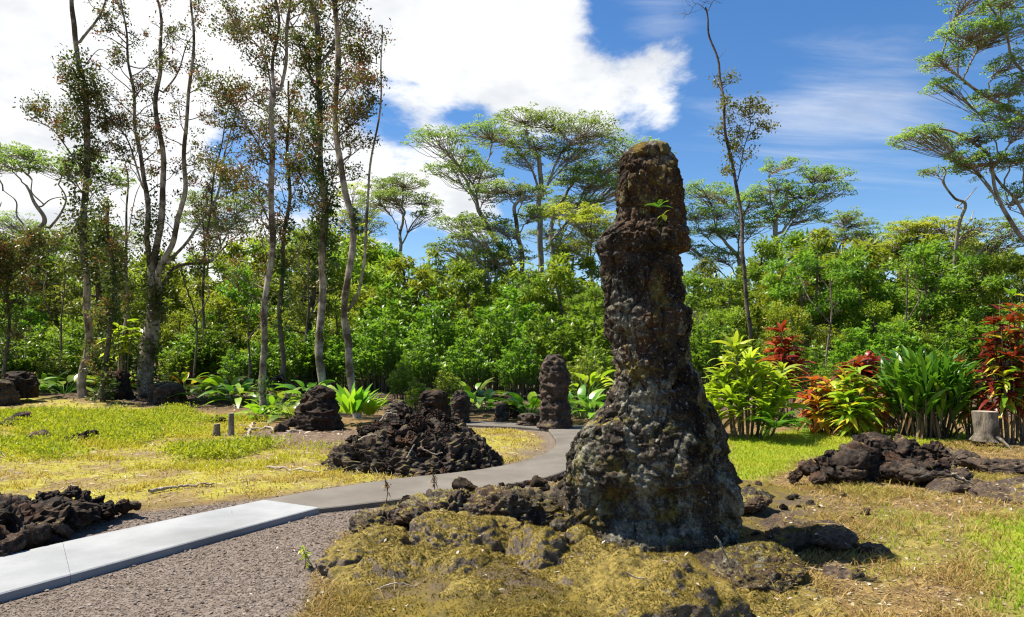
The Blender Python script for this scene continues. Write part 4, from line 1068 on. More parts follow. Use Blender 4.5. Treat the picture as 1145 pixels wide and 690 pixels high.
R_ = albizia(31, 'big dark limbed albizia reaching in from the right edge with many leaf tiers', [(1195, 440), (1185, 380), (1172, 320), (1158, 270), (1150, 200), (1152, 120), (1150, 50), (1140, -30)], [.34, .26, .14],
        [(1075, 44, 34, 9), (1055, 66, 24, 7), (1062, 90, 18, 5), (1110, 40, 30, 9), (1128, 70, 24, 8), (1075, 4, 28, 7), (1120, 8, 30, 9), (1118, 104, 26, 7), (1140, 92, 22, 8),
         (1045, 142, 30, 6), (1030, 148, 18, 5), (1085, 155, 26, 7), (1125, 146, 28, 8), (1100, 182, 30, 8), (1135, 178, 26, 8), (1075, 176, 18, 6), (1140, 215, 22, 8), (1120, 122, 24, 6)],
        limbs=[([(1160, 275), (1140, 262), (1122, 240), (1112, 212), (1104, 182), (1090, 168), (1060, 152), (1040, 148)], .16, .05, -.5), ([(1152, 140), (1125, 118), (1098, 98), (1078, 78), (1062, 62)], .14, .05, .6), ([(1158, 255), (1140, 225), (1122, 205), (1120, 185), (1135, 170)], .11, .05, .9), ([(1150, 80), (1130, 60), (1115, 30), (1095, 12)], .1, .04, -.4),
               ([(1148, 250), (1145, 240), (1134, 232)], .05, .02, .3)], group=None, L=.10, dens=1.9)
albizia(34, 'half bare albizia with twisting grey limbs left of the big right edge one', [(1075, 420), (1072, 330), (1068, 262), (1070, 232), (1060, 225), (1048, 205), (1040, 192)], [.16, .12, .04],
        [(1100, 252, 22, 6), (1125, 255, 24, 8), (1108, 272, 26, 8), (1045, 190, 12, 3)], limbs=[([(1070, 232), (1085, 222), (1097, 208)], .06, .02, .3), ([(1068, 262), (1090, 245), (1102, 232)], .06, .02, .5)], L=.11)
albizia(36, 'twisted grey limbed albizia at the left edge with thin flat leaf tiers', [(-30, 420), (-22, 330), (5, 292), (35, 272), (50, 255), (52, 235), (44, 212)], [.34, .26, .09],
        [(12, 170, 26, 6), (45, 176, 30, 7), (75, 190, 28, 8), (-15, 178, 26, 7), (115, 196, 26, 7), (30, 190, 24, 6), (135, 200, 14, 5), (95, 172, 20, 6)],
        limbs=[([(15, 282), (30, 260), (12, 240), (10, 222), (-5, 210)], .1, .03, .6), ([(52, 256), (70, 240), (78, 225), (72, 210)], .1, .04, -.5), ([(46, 232), (60, 222), (82, 218)], .06, .02, .4), ([(48, 228), (35, 215), (38, 200), (25, 190)], .06, .02, -.3), ([(60, 262), (80, 262), (86, 240), (95, 215)], .07, .02, .6), ([(5, 290), (-10, 250), (-5, 225)], .08, .03, .3)], dens=.8)
albizia(52, 'pale albizia seen between the massive tree and the mottled trunk', [(260, 420), (258, 330), (255, 280)], [.25, .18, .09], [(240, 228, 26, 8), (270, 235, 26, 8), (255, 250, 26, 8), (230, 250, 22, 7), (285, 222, 22, 8), (215, 240, 18, 7)])
albizia(53, 'pale albizia in the gap between the fissured trunk and the snag stem', [(405, 420), (402, 330), (400, 290)], [.25, .18, .09], [(395, 215, 20, 8), (410, 235, 22, 8), (385, 245, 22, 8), (415, 255, 22, 8)], mat=L_ALBY)
albizia(54, 'hazy green albizia far behind the vine wrapped trunk', [(60, 420), (55, 340), (52, 310)], [.25, .18, .09], [(20, 250, 28, 9), (60, 262, 30, 9), (90, 250, 24, 8), (130, 262, 24, 8), (35, 275, 26, 9), (112, 280, 26, 8)])
# ------------------------------------------------------------------ the wall of woodland: prototypes at their own origin
def proto_tree(name, h, cw, n_limb, seed, leafmat, L, per, lo=.3, bark=None, asp=.4, clump=(.35, .7), stems=1, droop=-.05):
    g = np.random.default_rng(seed); bark = bark or B_THIN
    root = empty(name, (0, 0, 0), 'prototype', 'tree')
    tm = MB(); cen = []
    for s in range(stems):
        a0 = g.uniform(0, 6.28); b = np.array([np.cos(a0), np.sin(a0), 0]) * (.0 if stems == 1 else .25)
        tp = b * 4 * (stems > 1) + np.array([g.normal() * .05 * h, g.normal() * .05 * h, h * g.uniform(.85, .97)])
        c = catmull([b - np.array([0, 0, .3]), b + np.array([g.normal() * .1, g.normal() * .1, h * .3]), (b + tp) / 2 + np.array([g.normal() * .15, g.normal() * .15, h * .12]), tp], 30)
        r0 = .018 * h / math.sqrt(stems); tube(tm, c, [r0 * 1.3, r0, r0 * .25], 7, .15, seed + s)
        cen.append(tp)
        for k in range(n_limb // stems):
            t = lo + (1 - lo) * (k + g.random()) / (n_limb // stems); q = c[min(int(t * 29), 29)]
            az = k * 2.4 + g.random(); prof = math.sin(np.pi * np.clip((t - lo) / (1 - lo) * .75 + .22, 0, 1)) ** .7
            R = cw / 2 * prof * g.uniform(.6, 1.1)
            e = q + np.array([np.cos(az) * R, np.sin(az) * R, R * g.uniform(.15, .55)])
            br = catmull([q, (q + e) / 2 + np.array([0, 0, -.05 * R]), e], 9); tube(tm, br, [r0 * .4, .008], 4, cap=False)
            cen.append(e); cen.append(br[6] + g.normal(size=3) * .15)
            for _ in range(2):
                cen.append(br[g.integers(4, 9)] + g.normal(size=3) * cw * .07)
    tm.build('trunk', bark, root)
    cen = np.array(cen); rad = g.uniform(*clump, (len(cen), 1)) * np.array([[1, 1, .7]])
    cen = cen[g.random(len(cen)) > .14]; rad = g.uniform(*clump, (len(cen), 1)) * g.uniform(.6, 1.25, (len(cen), 1)) * np.array([[1, 1, .62]])
    lm = MB(); clump_leaves(lm, cen, rad, per, L, asp, droop)
    lm.build('crown', leafmat, root)
    root['h'] = h
    return root


def proto_shrub(name, h, w_, n, seed, leafmat, L, per=70):
    """dense upright shoots, each a leafy spire"""
    g = np.random.default_rng(seed); root = empty(name, (0, 0, 0), 'prototype', 'shrub'); st = MB(); lm = MB()
    pos_, ax_, nr_, l_, v_ = [], [], [], [], []
    for k in range(n):
        a = k * 2.4; r = math.sqrt((k + .5) / n); hh = h * (1 - .55 * r ** 2) * g.uniform(.75, 1.1)
        b = np.array([np.cos(a), np.sin(a), 0]) * r * w_ * .28; e = np.array([np.cos(a), np.sin(a), 0]) * r * w_ * .5 + np.array([0, 0, hh])
        c = catmull([b, b + (e - b) * .5 + np.array([0, 0, hh * .12]), e], 24); tube(st, c, [.03, .008], 4, cap=False)
        sv = g.random()
        m = per; t = 1 - .75 * RNG.random(m) ** 1.5; i = np.clip((t * 23).astype(int), 0, 23); az = RNG.uniform(0, 6.28, m)
        sp = .06 + (1 - t) * .55 * .5
        p = c[i] + np.stack([np.cos(az) * sp, np.sin(az) * sp, np.zeros(m)], 1) * RNG.random((m, 1))
        ax = np.stack([np.cos(az), np.sin(az), .55 + .4 * RNG.normal(size=m)], 1)
        pos_.append(p); ax_.append(ax); nr_.append(np.array([0, 0, 1.0]) - np.stack([np.cos(az), np.sin(az), 0 * az], 1) * .4 + RNG.normal(size=(m, 3)) * .25)
        l_.append(L * RNG.uniform(.6, 1.2, m)); v_.append(np.clip(.35 * sv + .35 * RNG.random(m) + .3 * t ** 3, 0, 1))
    l = np.concatenate(l_); leaves(lm, np.concatenate(pos_), np.concatenate(ax_), np.concatenate(nr_), l, l * .42, np.concatenate(v_))
    st.build('stem', B_THIN, root); lm.build('foliage', leafmat, root); root['h'] = h
    return root


PT = {
    'a': proto_tree('broadleaf_tree', 8, 5.0, 22, 1, L_WOOD, .26, 95, .25),
    'b': proto_tree('broadleaf_tree', 8, 4.2, 20, 2, L_YEL, .24, 90, .3, clump=(.3, .65)),
    'c': proto_tree('broadleaf_tree', 8, 5.5, 24, 3, L_WOOD, .22, 110, .35, stems=2),
    'd': proto_tree('broadleaf_tree', 8, 4.6, 22, 4, L_YEL, .36, 62, .3, stems=2, asp=.3, droop=-.45),
    'e': proto_tree('slender_tree', 8, 2.6, 18, 5, L_GREY, .2, 70, .35, clump=(.25, .5), bark=B_DARK),
    'f': proto_tree('bushy_tree', 8, 6.0, 30, 9, L_YEL, .26, 80, .04, clump=(.45, .85)),
    's': proto_shrub('leafy_shrub', 4, 3.4, 46, 6, L_SHRUB, .26, 82),
    't': proto_shrub('leafy_shrub', 4, 4.0, 40, 7, L_SHRUB, .32, 78),
    'u': proto_shrub('leafy_shrub', 3, 2.6, 34, 8, L_WOOD, .20, 90),
}
used_proto = set()


def put(k, px, Y, top, label, group=None, wide=1.0, cat=None):
    r = PT[k]; x_ = (px - CX) / F * Y; z0 = hg(x_, Y); s = (CH - (top - HY) / F * Y - z0) / r['h']
    sc = (s * wide, s * wide, s)
    if k not in used_proto:
        used_proto.add(k); r.location = (x_, Y, z0); r.scale = sc; r.rotation_euler.z = random.uniform(0, 6.28); r['label'] = label
        if group: r['group'] = group
        o = r
    else:
        o = dup(r, (x_, Y, z0), random.uniform(0, 6.28), sc, label, group)
    return o


random.seed(21)
GW = 'broadleaf trees forming the wood behind the clearing'
GS = 'green shrubs along the foot of the wood'
TREES = [
    ('a', -70, 38, 268, 'broad green tree beyond the left edge of the picture'), ('e', 28, 33, 240, 'slender olive tree right of the reddish left edge tree'), ('b', 62, 36, 296, 'yellowish tree seen left of the vine wrapped trunk'),
    ('c', 118, 38, 270, 'green tree filling the gap between the two big left trunks'), ('e', 112, 30, 228, 'slender olive tree just right of the vine wrapped trunk'), ('a', 28, 31, 330, 'low green tree behind the left edge lava stumps'),
    ('d', 205, 34, 296, 'yellowish drooping tree right behind the massive trunk'), ('b', 232, 37, 268, 'yellowish tree right of the leaning slender trunk'), ('a', 260, 33, 300, 'green tree between the massive tree and the mottled trunk'), ('b', 285, 40, 246, 'tall yellow green tree left behind the mottled trunk'),
    ('c', 330, 36, 263, 'green tree between mottled and fissured trunks'), ('e', 345, 29, 230, 'slender dark olive tree against the fissured trunk'), ('d', 415, 36, 270, 'yellowish drooping tree right of the snag stem'), ('b', 398, 40, 246, 'tall yellow tree behind the leaning pale trunk'),
    ('b', 455, 37, 270, 'yellow green tree above the left of the shrub bank'), ('d', 492, 38, 278, 'yellowish tree under the apart standing albizia'), ('a', 525, 37, 294, 'green tree above the middle of the shrub bank'), ('b', 565, 38, 292, 'yellow green tree under the leftmost cluster trunk'), ('c', 600, 36, 300, 'green tree behind the small lava column'), ('d', 640, 36, 288, 'yellowish tree left of the column waist'), ('a', 668, 33, 320, 'green tree touching the left of the column waist'),
    ('c', 775, 36, 300, 'green tree touching the right of the column waist'), ('a', 812, 34, 312, 'green tree in front of the tall snag foot'), ('e', 790, 40, 274, 'slender tree between column and snag'), ('b', 870, 36, 282, 'yellow green tree below the fan shaped albizia'), ('c', 905, 34, 278, 'two stemmed green tree above the croton bed'), ('d', 935, 37, 254, 'yellowish drooping tree under the small rounded albizia'), ('a', 965, 34, 278, 'green tree above the strap leaved clump left side'), ('b', 1000, 38, 244, 'tall yellow green tree above the strap leaved clump'), ('c', 1030, 33, 268, 'two stemmed green tree right of the tall yellow green one'), ('d', 1062, 36, 266, 'drooping yellowish tree left of the red cordyline'), ('a', 1095, 32, 290, 'green tree directly behind the red cordyline'), ('c', 1140, 34, 282, 'two stemmed green tree at the right edge'), ('a', 1205, 33, 278, 'green tree just beyond the right edge'),
    ('b', 160, 41, 278, 'yellowish tree hidden behind the massive trunk'), ('a', 1, 42, 263, 'green tree far behind the left edge'), ('c', 730, 38, 318, 'green tree hidden behind the lava tree'), ('a', 845, 40, 272, 'green tree right behind the tall snag'), ('b', 375, 33, 308, 'yellowish sapling between fissured and leaning trunks'), ('b', 1120, 40, 266, 'yellow green tree behind the right edge albizia limbs'),
    ('b', 182, 39, 262, 'tall yellow green tree filling the sky gap right of the massive trunk'), ('a', 48, 40, 262, 'tall green tree behind the vine wrapped trunk'), ('d', 305, 41, 255, 'tall drooping yellowish tree behind the mottled trunk'), ('a', 365, 41, 262, 'tall green tree behind the fissured trunk'), ('c', 435, 41, 268, 'two stemmed tree rising above the shrub bank left end'), ('d', 145, 33, 300, 'drooping yellowish tree behind the spindly bare topped trunk'), ('b', 100, 34, 340, 'low yellowish tree left of the massive base'), ('a', 545, 42, 270, 'tall green tree above the shrub bank middle'), ('b', 640, 42, 264, 'tall yellow green tree left of the column'), ('c', 1085, 41, 256, 'two stemmed tree rising behind the half bare albizia'), ('a', 905, 41, 260, 'tall green tree under the fan shaped albizia'),
    ('f', 20, 33, 335, 'bushy yellow green tree low behind the left edge stumps'), ('f', 75, 31, 350, 'bushy tree behind the vine wrapped trunk foot'), ('f', 128, 31.5, 338, 'bushy tree between the two big left trunks'), ('f', 195, 31, 345, 'bushy tree right behind the massive base'), ('f', 248, 32, 330, 'bushy tree left behind the mottled trunk'), ('f', 322, 31, 342, 'bushy tree between mottled and fissured trunks'), ('f', 378, 31, 335, 'bushy tree right behind the fissured trunk'), ('f', 425, 34, 320, 'bushy tree at the left end of the shrub bank'), ('f', 800, 32, 345, 'bushy tree behind the yellow green ti clump'), ('f', 890, 31, 340, 'bushy tree behind the orange red ti plant'), ('f', 985, 32, 335, 'bushy tree behind the strap leaved clump'), ('f', 1070, 31, 338, 'bushy tree left behind the red cordyline'),
]
for k, px, Y, tp, lab in TREES: put(k, px, Y, tp, lab, GW, random.uniform(.95, 1.2))
SHRUBS = [
    ('u', -30, 28, 385, 'green shrub at the left edge of the wood'), ('u', 60, 27.5, 392, 'green shrub behind the leafy plants left of the vine wrapped trunk'), ('t', 92, 30, 368, 'wide shrub behind the vine wrapped trunk'), ('u', 200, 27.5, 388, 'green shrub right of the massive base'), ('s', 235, 29, 365, 'upright shrub left of the mottled trunk'), ('u', 268, 27, 385, 'low shrub touching the mottled trunk'),
    ('t', 330, 27, 372, 'wide shrub between mottled and fissured trunks'), ('s', 385, 27, 372, 'upright shrub behind the bright fern'), ('s', 425, 26, 352, 'upright dark green shrub right of the leaning trunk'), ('t', 440, 30, 318, 'tall shrub at the left end of the shrub bank'), ('s', 470, 24.5, 372, 'dense shrub above the rubble mound left side'), ('s', 492, 28, 328, 'tall dense shrub above the rubble mound'), ('t', 520, 24, 378, 'wide dense shrub above the rubble mound right side'), ('s', 548, 27, 338, 'dense shrub in the middle of the shrub bank'), ('t', 575, 30, 322, 'tall wide shrub left behind the small column'), ('s', 580, 24, 374, 'dense shrub left of the small column'), ('s', 612, 27, 345, 'dense shrub behind the small column'), ('u', 652, 20.5, 392, 'light green shrub between small column and lava tree'), ('u', 668, 23, 380, 'light green shrub tucked against the lava tree'), ('t', 650, 29, 338, 'tall shrub left of the column waist'), ('s', 450, 22.5, 402, 'low shrub right behind the rubble mound'), ('u', 500, 21, 410, 'low shoots between the two knobs behind the rubble mound'), ('u', 468, 18.5, 422, 'smallest shrub left of the round black knob'),
    ('t', 760, 28, 368, 'shrub right behind the lava tree'), ('s', 790, 27, 352, 'dark shrub behind the yellow green ti clump left side'), ('t', 850, 27, 380, 'shrub behind the red ti plant'), ('s', 905, 24, 384, 'dark shrub right of the red ti plant'), ('u', 930, 22, 400, 'low shrub behind the croton bed'), ('s', 960, 28, 362, 'dark shrub behind the croton bed right side'), ('t', 1000, 27, 360, 'shrub behind the strap leaved clump'), ('s', 1075, 26, 352, 'shrub between strap leaved clump and red cordyline'), ('t', 1130, 25, 340, 'shrub behind the red cordyline'), ('s', 1180, 25, 350, 'shrub just beyond the right edge'), ('u', 150, 29, 380, 'shrub behind the massive base'), ('u', 20, 29, 372, 'shrub behind the reddish left edge tree'),
    ('t', 40, 28.5, 372, 'sunlit wide shrub left behind the vine wrapped trunk'), ('s', 112, 28, 368, 'sunlit upright shrub between the two big left trunks'), ('t', 215, 28.5, 362, 'sunlit wide shrub right of the massive base'), ('s', 305, 28, 362, 'sunlit upright shrub right behind the mottled trunk'), ('s', 358, 27.5, 366, 'sunlit upright shrub behind the fissured trunk foot'), ('t', 0, 28, 378, 'sunlit wide shrub at the left edge stumps'),
]
for k, px, Y, tp, lab in SHRUBS: put(k, px, Y, tp, lab, GS, random.uniform(.9, 1.15), 'shrub')
# the far wood reads as one mass
n = 1000; cx_ = RNG.uniform(-62, 62, n); cy_ = RNG.uniform(50, 66, n); cz_ = RNG.random(n) ** 1.15 * (6.2 + 1.6 * n2(cx_, cy_, .12, 3, 77)) + .3
lm = MB(); clump_leaves(lm, np.stack([cx_, cy_, cz_], 1), np.full((n, 3), 1.5) * RNG.uniform(.7, 1.3, (n, 1)), 60, .55, .5, .1)
tag(lm.build('far_wood', L_WOOD, origin=(0, 55, 0)), 'dense far wood closing the view behind the nearer trees', 'woodland', kind='stuff')
tm = MB()
for k in range(70):
    x_ = random.uniform(-55, 55); y_ = random.uniform(46, 60); tube(tm, catmull([(x_, y_, -.2), (x_ + random.uniform(-.5, .5), y_, 4), (x_ + random.uniform(-1, 1), y_, 8)], 10), [.16, .06], 6)
tag(tm.build('far_stems', B_THIN, origin=(0, 50, 0)), 'thin stems standing in the far wood', 'woodland', kind='stuff')
# ------------------------------------------------------------------ garden plants
L_TI = leaf_mat('ti_leaves', [(.19, .31, .018), (.34, .45, .028), (.52, .53, .05)], .42, .35, .4, .0)
L_RED = leaf_mat('red_leaves', [(0.156, 0.016, 0.010), (0.328, 0.049, 0.016), (0.410, 0.115, 0.025), (0.426, 0.197, 0.041)], .42, .35, .4, .01)
L_DRED = leaf_mat('dark_red_leaves', [(0.070, 0.009, 0.008), (0.187, 0.025, 0.011), (0.312, 0.066, 0.017)], .4, .35, .4, .01)
L_CROT = leaf_mat('croton_leaves', [(.06, .18, .014), (.18, .32, .018), (.50, .44, .03), (.55, .24, .03), (.44, .08, .03)], .42, .35, .4, .0, [0, .32, .55, .78, 1])
L_STRAP = leaf_mat('strap_leaves', [(.03, .10, .012), (.08, .20, .016), (.22, .34, .03)], .35, .35, .45, .0)
L_BRIGHT = leaf_mat('bright_leaves', [(.10, .24, .014), (.20, .38, .018), (.36, .48, .03)], .42, .35, .4, .01)
L_BROAD = leaf_mat('broad_leaves', [(.06, .15, .02), (.13, .26, .024), (.30, .38, .05)], .38, .32, .5, .02)
L_FERN = leaf_mat('fern_leaves', [(.05, .14, .014), (.10, .24, .018), (.2, .32, .03)], .42, .4, .3, .0)
L_DRYL = leaf_mat('dry_leaves', [(.13, .08, .035), (.24, .16, .075), (.34, .25, .13)], .2, .7, .1, .01)


def base_at(px, Y):
    x_ = (px - CX) / F * Y
    return np.array([x_, Y, hg(x_, Y)])


def rosettes(name, label, cat, px, Y, stems, mats, L, W, nl=20, up=.6, droop=.5, dead=True, group=None, tiers=1, spread=.3, prof=1.0, stem_r=.022, var=None):
    """stems: (px, py of the rosette, depth offset); mats cycle"""
    b0 = base_at(px, Y); root = empty(name, tuple(b0), label, cat, group)
    for k, (sx, sy, dy) in enumerate(stems):
        tp = P(sx, sy, Y + dy); bb = b0 + (tp - b0) * np.array([.55, .6, 0]); bb[2] = hg(bb[0], bb[1]) - .05
        c = catmull([bb, bb + (tp - bb) * .5 + RNG.normal(size=3) * .05, tp], 14)
        m = MB(); tube(m, c, [stem_r * 1.2, stem_r * .7], 6, .15, k)
        so_ = m.build('stem', B_THIN, root)
        m = MB()
        for tt_ in range(tiers):
            n = nl; q = np.clip(1 - (RNG.random(n) ** 1.3) * spread, 0, 1); i = (q * 13).astype(int)
            az = np.arange(n) * 2.4 + RNG.random(n); el = up + (q - .9) * 2.2 + RNG.normal(size=n) * .22
            ax = np.stack([np.cos(az) * np.cos(el), np.sin(az) * np.cos(el), np.sin(el)], 1)
            vb = RNG.random() if var is None else var
            straps(m, c[i] + RNG.normal(size=(n, 3)) * .015, ax, L * RNG.uniform(.7, 1.15, n), W * RNG.uniform(.8, 1.2, n), droop * RNG.uniform(.5, 1.3, n), np.clip(vb * .45 + RNG.random(n) * .55, 0, 1), 6, prof)
        m.build('leaf_rosette', mats[k % len(mats)], root).parent = so_
    if dead:
        m = MB(); n = 16; az = RNG.uniform(0, 6.28, n)
        straps(m, np.stack([b0[0] + np.cos(az) * .25, b0[1] + np.sin(az) * .25, b0[2] + RNG.uniform(.05, .5, n)], 1), np.stack([np.cos(az), np.sin(az), -.9 + 0 * az], 1), L * .8, W * .6, .25, RNG.random(n), 5)
        m.build('dead_leaf_skirt', L_DRYL, root)
    return root


g = np.random.default_rng(5)
st = [(822, 384, -.1), (838, 398, .2), (812, 402, .2), (806, 418, 0), (828, 415, .2), (843, 408, -.2), (858, 414, .1), (872, 424, 0), (797, 432, .1), (815, 440, -.4), (836, 432, -.4), (852, 440, -.4), (868, 446, -.3), (882, 440, .1), (800, 455, -.3), (845, 424, .3), (826, 452, -.6), (858, 458, -.6), (786, 444, .3), (875, 410, .4)]
rosettes('ti_plant', 'big yellow green ti clump right beside the lava tree foot', 'ti plant', 835, 13.8, st, [L_TI], .56, .11, 26, .85, .5)
rosettes('ti_plant', 'tall orange red ti plant rising behind the yellow green clump', 'ti plant', 876, 16.2, [(874, 362, 0), (882, 375, .2), (868, 378, .2), (878, 390, -.1), (890, 396, .1), (870, 398, -.2), (884, 408, .2)], [L_RED, L_DRED], .44, .10, 26, .55, .55, False)
rosettes('croton_shrub', 'orange and green croton at the left of the coloured bed', 'croton', 920, 14.6, [(908, 420, .1), (918, 432, -.1), (926, 425, .1), (906, 442, 0), (930, 442, -.2), (916, 450, -.3), (936, 430, .2)], [L_RED, L_CROT, L_CROT], .40, .115, 32, .5, .5, True, 'coloured croton bed', var=.8, spread=.5)
rosettes('croton_shrub', 'yellow green croton in the middle front of the coloured bed', 'croton', 955, 14.0, [(946, 420, 0), (958, 410, .2), (968, 425, .1), (944, 440, -.2), (960, 438, -.3), (974, 444, -.1), (950, 454, -.4), (966, 456, -.4), (938, 430, .1)], [L_CROT, L_TI], .42, .12, 32, .6, .5, True, 'coloured croton bed', var=.25, spread=.5)
rosettes('croton_shrub', 'dark crimson ti bush at the back of the coloured bed', 'croton', 966, 15.6, [(955, 402, 0), (968, 396, .2), (980, 402, .1), (962, 412, -.1), (976, 414, -.1), (988, 418, .2), (945, 410, .2)], [L_DRED, L_RED], .44, .12, 30, .6, .5, False, 'coloured croton bed')
rosettes('croton_shrub', 'pinkish red croton at the right front of the coloured bed', 'croton', 985, 14.4, [(982, 430, 0), (992, 440, .1), (978, 446, -.2), (996, 426, .3)], [L_RED, L_CROT], .36, .10, 30, .5, .5, True, 'coloured croton bed', var=.9, spread=.5)
rosettes('croton_shrub', 'low mixed croton between the strap leaved clump and the red cordyline', 'croton', 1090, 13.4, [(1078, 425, 0), (1092, 415, .2), (1086, 440, -.1), (1100, 432, .1), (1096, 448, -.2), (1080, 408, .3)], [L_CROT, L_TI, L_RED], .30, .085, 28, .5, .5, True, None, var=.5, spread=.5)
st = [(1130, 318, 0), (1118, 335, .1), (1142, 332, .2), (1110, 352, 0), (1128, 348, -.2), (1148, 350, 0), (1104, 372, .1), (1120, 368, -.2), (1138, 370, -.2), (1152, 372, .1), (1110, 392, -.1), (1130, 392, -.3), (1146, 395, -.2), (1105, 410, .1), (1122, 414, -.3), (1160, 345, .3), (1165, 375, .2), (1140, 415, -.2), (1158, 400, 0), (1170, 410, .1)]
rosettes('cordyline', 'tall red and gold cordyline thicket at the right edge', 'cordyline', 1135, 12.8, st, [L_CROT, L_DRED, L_RED, L_DRED, L_DRED, L_CROT, L_DRED], .34, .085, 34, .55, .5, True, None, stem_r=.014, spread=.5)
rosettes('sapling', 'young yellow green sapling with open rosettes in the left wood', 'sapling', 140, 25, [(132, 358, 0), (142, 352, .2), (150, 362, -.2), (138, 372, .3), (124, 370, -.2)], [L_TI], .62, .17, 14, .15, .5, False)


def strap_clump(px, Y, n, L, W, Hst, spread, label):
    b0 = base_at(px, Y); root = empty('strap_leaved_plant', tuple(b0), label, 'strap leaf plant')
    for k in range(n):
        a = k * 2.4; r = math.sqrt((k + .5) / n); lean = r * spread
        b = b0 + np.array([np.cos(a), np.sin(a), 0]) * r * .42; e = b + np.array([np.cos(a) * lean, np.sin(a) * lean, Hst * (1.05 - .3 * r) * g.uniform(.85, 1.1)])
        c = catmull([b, (b + e) / 2 + np.array([0, 0, .1]), e], 12)
        m = MB(); tube(m, c, [.022, .012], 5); so_ = m.build('stem', B_DARK, root)
        m = MB(); q = np.linspace(.35, 1, 13); i = (q * 11).astype(int); az = a + np.where(np.arange(13) % 2, .8, -.8) + RNG.normal(size=13) * .6
        el = .9 + .35 * q + RNG.normal(size=13) * .15
        straps(m, c[i], np.stack([np.cos(az) * np.cos(el), np.sin(az) * np.cos(el), np.sin(el)], 1), L * RNG.uniform(.75, 1.1, 13), W, RNG.uniform(.2, .6, 13), np.clip(g.random() * .5 + RNG.random(13) * .5, 0, 1), 6, 1.0)
        m.build('leaf_fan', L_STRAP, root).parent = so_
    m = MB(); k = 70; az = RNG.uniform(0, 6.28, k); rr = RNG.uniform(.2, .5, k)
    straps(m, b0 + np.stack([np.cos(az) * rr, np.sin(az) * rr, RNG.uniform(.2, .75, k)], 1), np.stack([np.cos(az) * .35, np.sin(az) * .35, -1 + 0 * az], 1), .6, .05, .05, RNG.random(k), 5)
    m.build('dead_leaf_skirt', L_DRYL, root)
    m = MB(); p_ = P(1074, 402, Y - .5); clump_leaves(m, p_[None], np.full((1, 3), .05), 30, .10, .5, .3, np.array([1.0])); m.build('flower', L_RED, root)
    return root


strap_clump(1036, 13.7, 46, .85, .085, 1.42, .34, 'large fountain shaped clump of long dark green strap leaves')


def paddle(name, label, px, py, Y, n, L, W, mat, up=(.5, 1.25), droop=.45, cat='leafy plant', group=None, stalk=.0, r=.15):
    """leaves springing from one crown; each leaf on its stalk"""
    x_ = (px - CX) / F * Y; b0 = np.array([x_, Y, max(hg(x_, Y), CH - (py - HY) / F * Y)]); root = empty(name, tuple(b0), label, cat, group)
    az = np.arange(n) * 2.4 + RNG.random(n) * .6; el = RNG.uniform(*up, n); ax = np.stack([np.cos(az) * np.cos(el), np.sin(az) * np.cos(el), np.sin(el)], 1)
    pos = b0 + np.stack([np.cos(az), np.sin(az), 0 * az], 1) * r * RNG.random((n, 1)); l = L * RNG.uniform(.7, 1.15, n)
    m = MB()
    if stalk:
        ms = MB(); e = pos + ax * (stalk * RNG.uniform(.6, 1.1, n))[:, None]
        for q in range(n): tube(ms, catmull([pos[q], (pos[q] + e[q]) / 2 + np.array([0, 0, .04]), e[q]], 6), [.012, .007], 4)
        ms.build('stalk', L_BROAD, root); pos = e; ax = ax * np.array([1, 1, .55])
    straps(m, pos, ax, l, W * l / L * RNG.uniform(.85, 1.15, n), droop * RNG.uniform(.5, 1.3, n), RNG.random(n), 7, 1.0)
    m.build('foliage', mat, root)
    return root


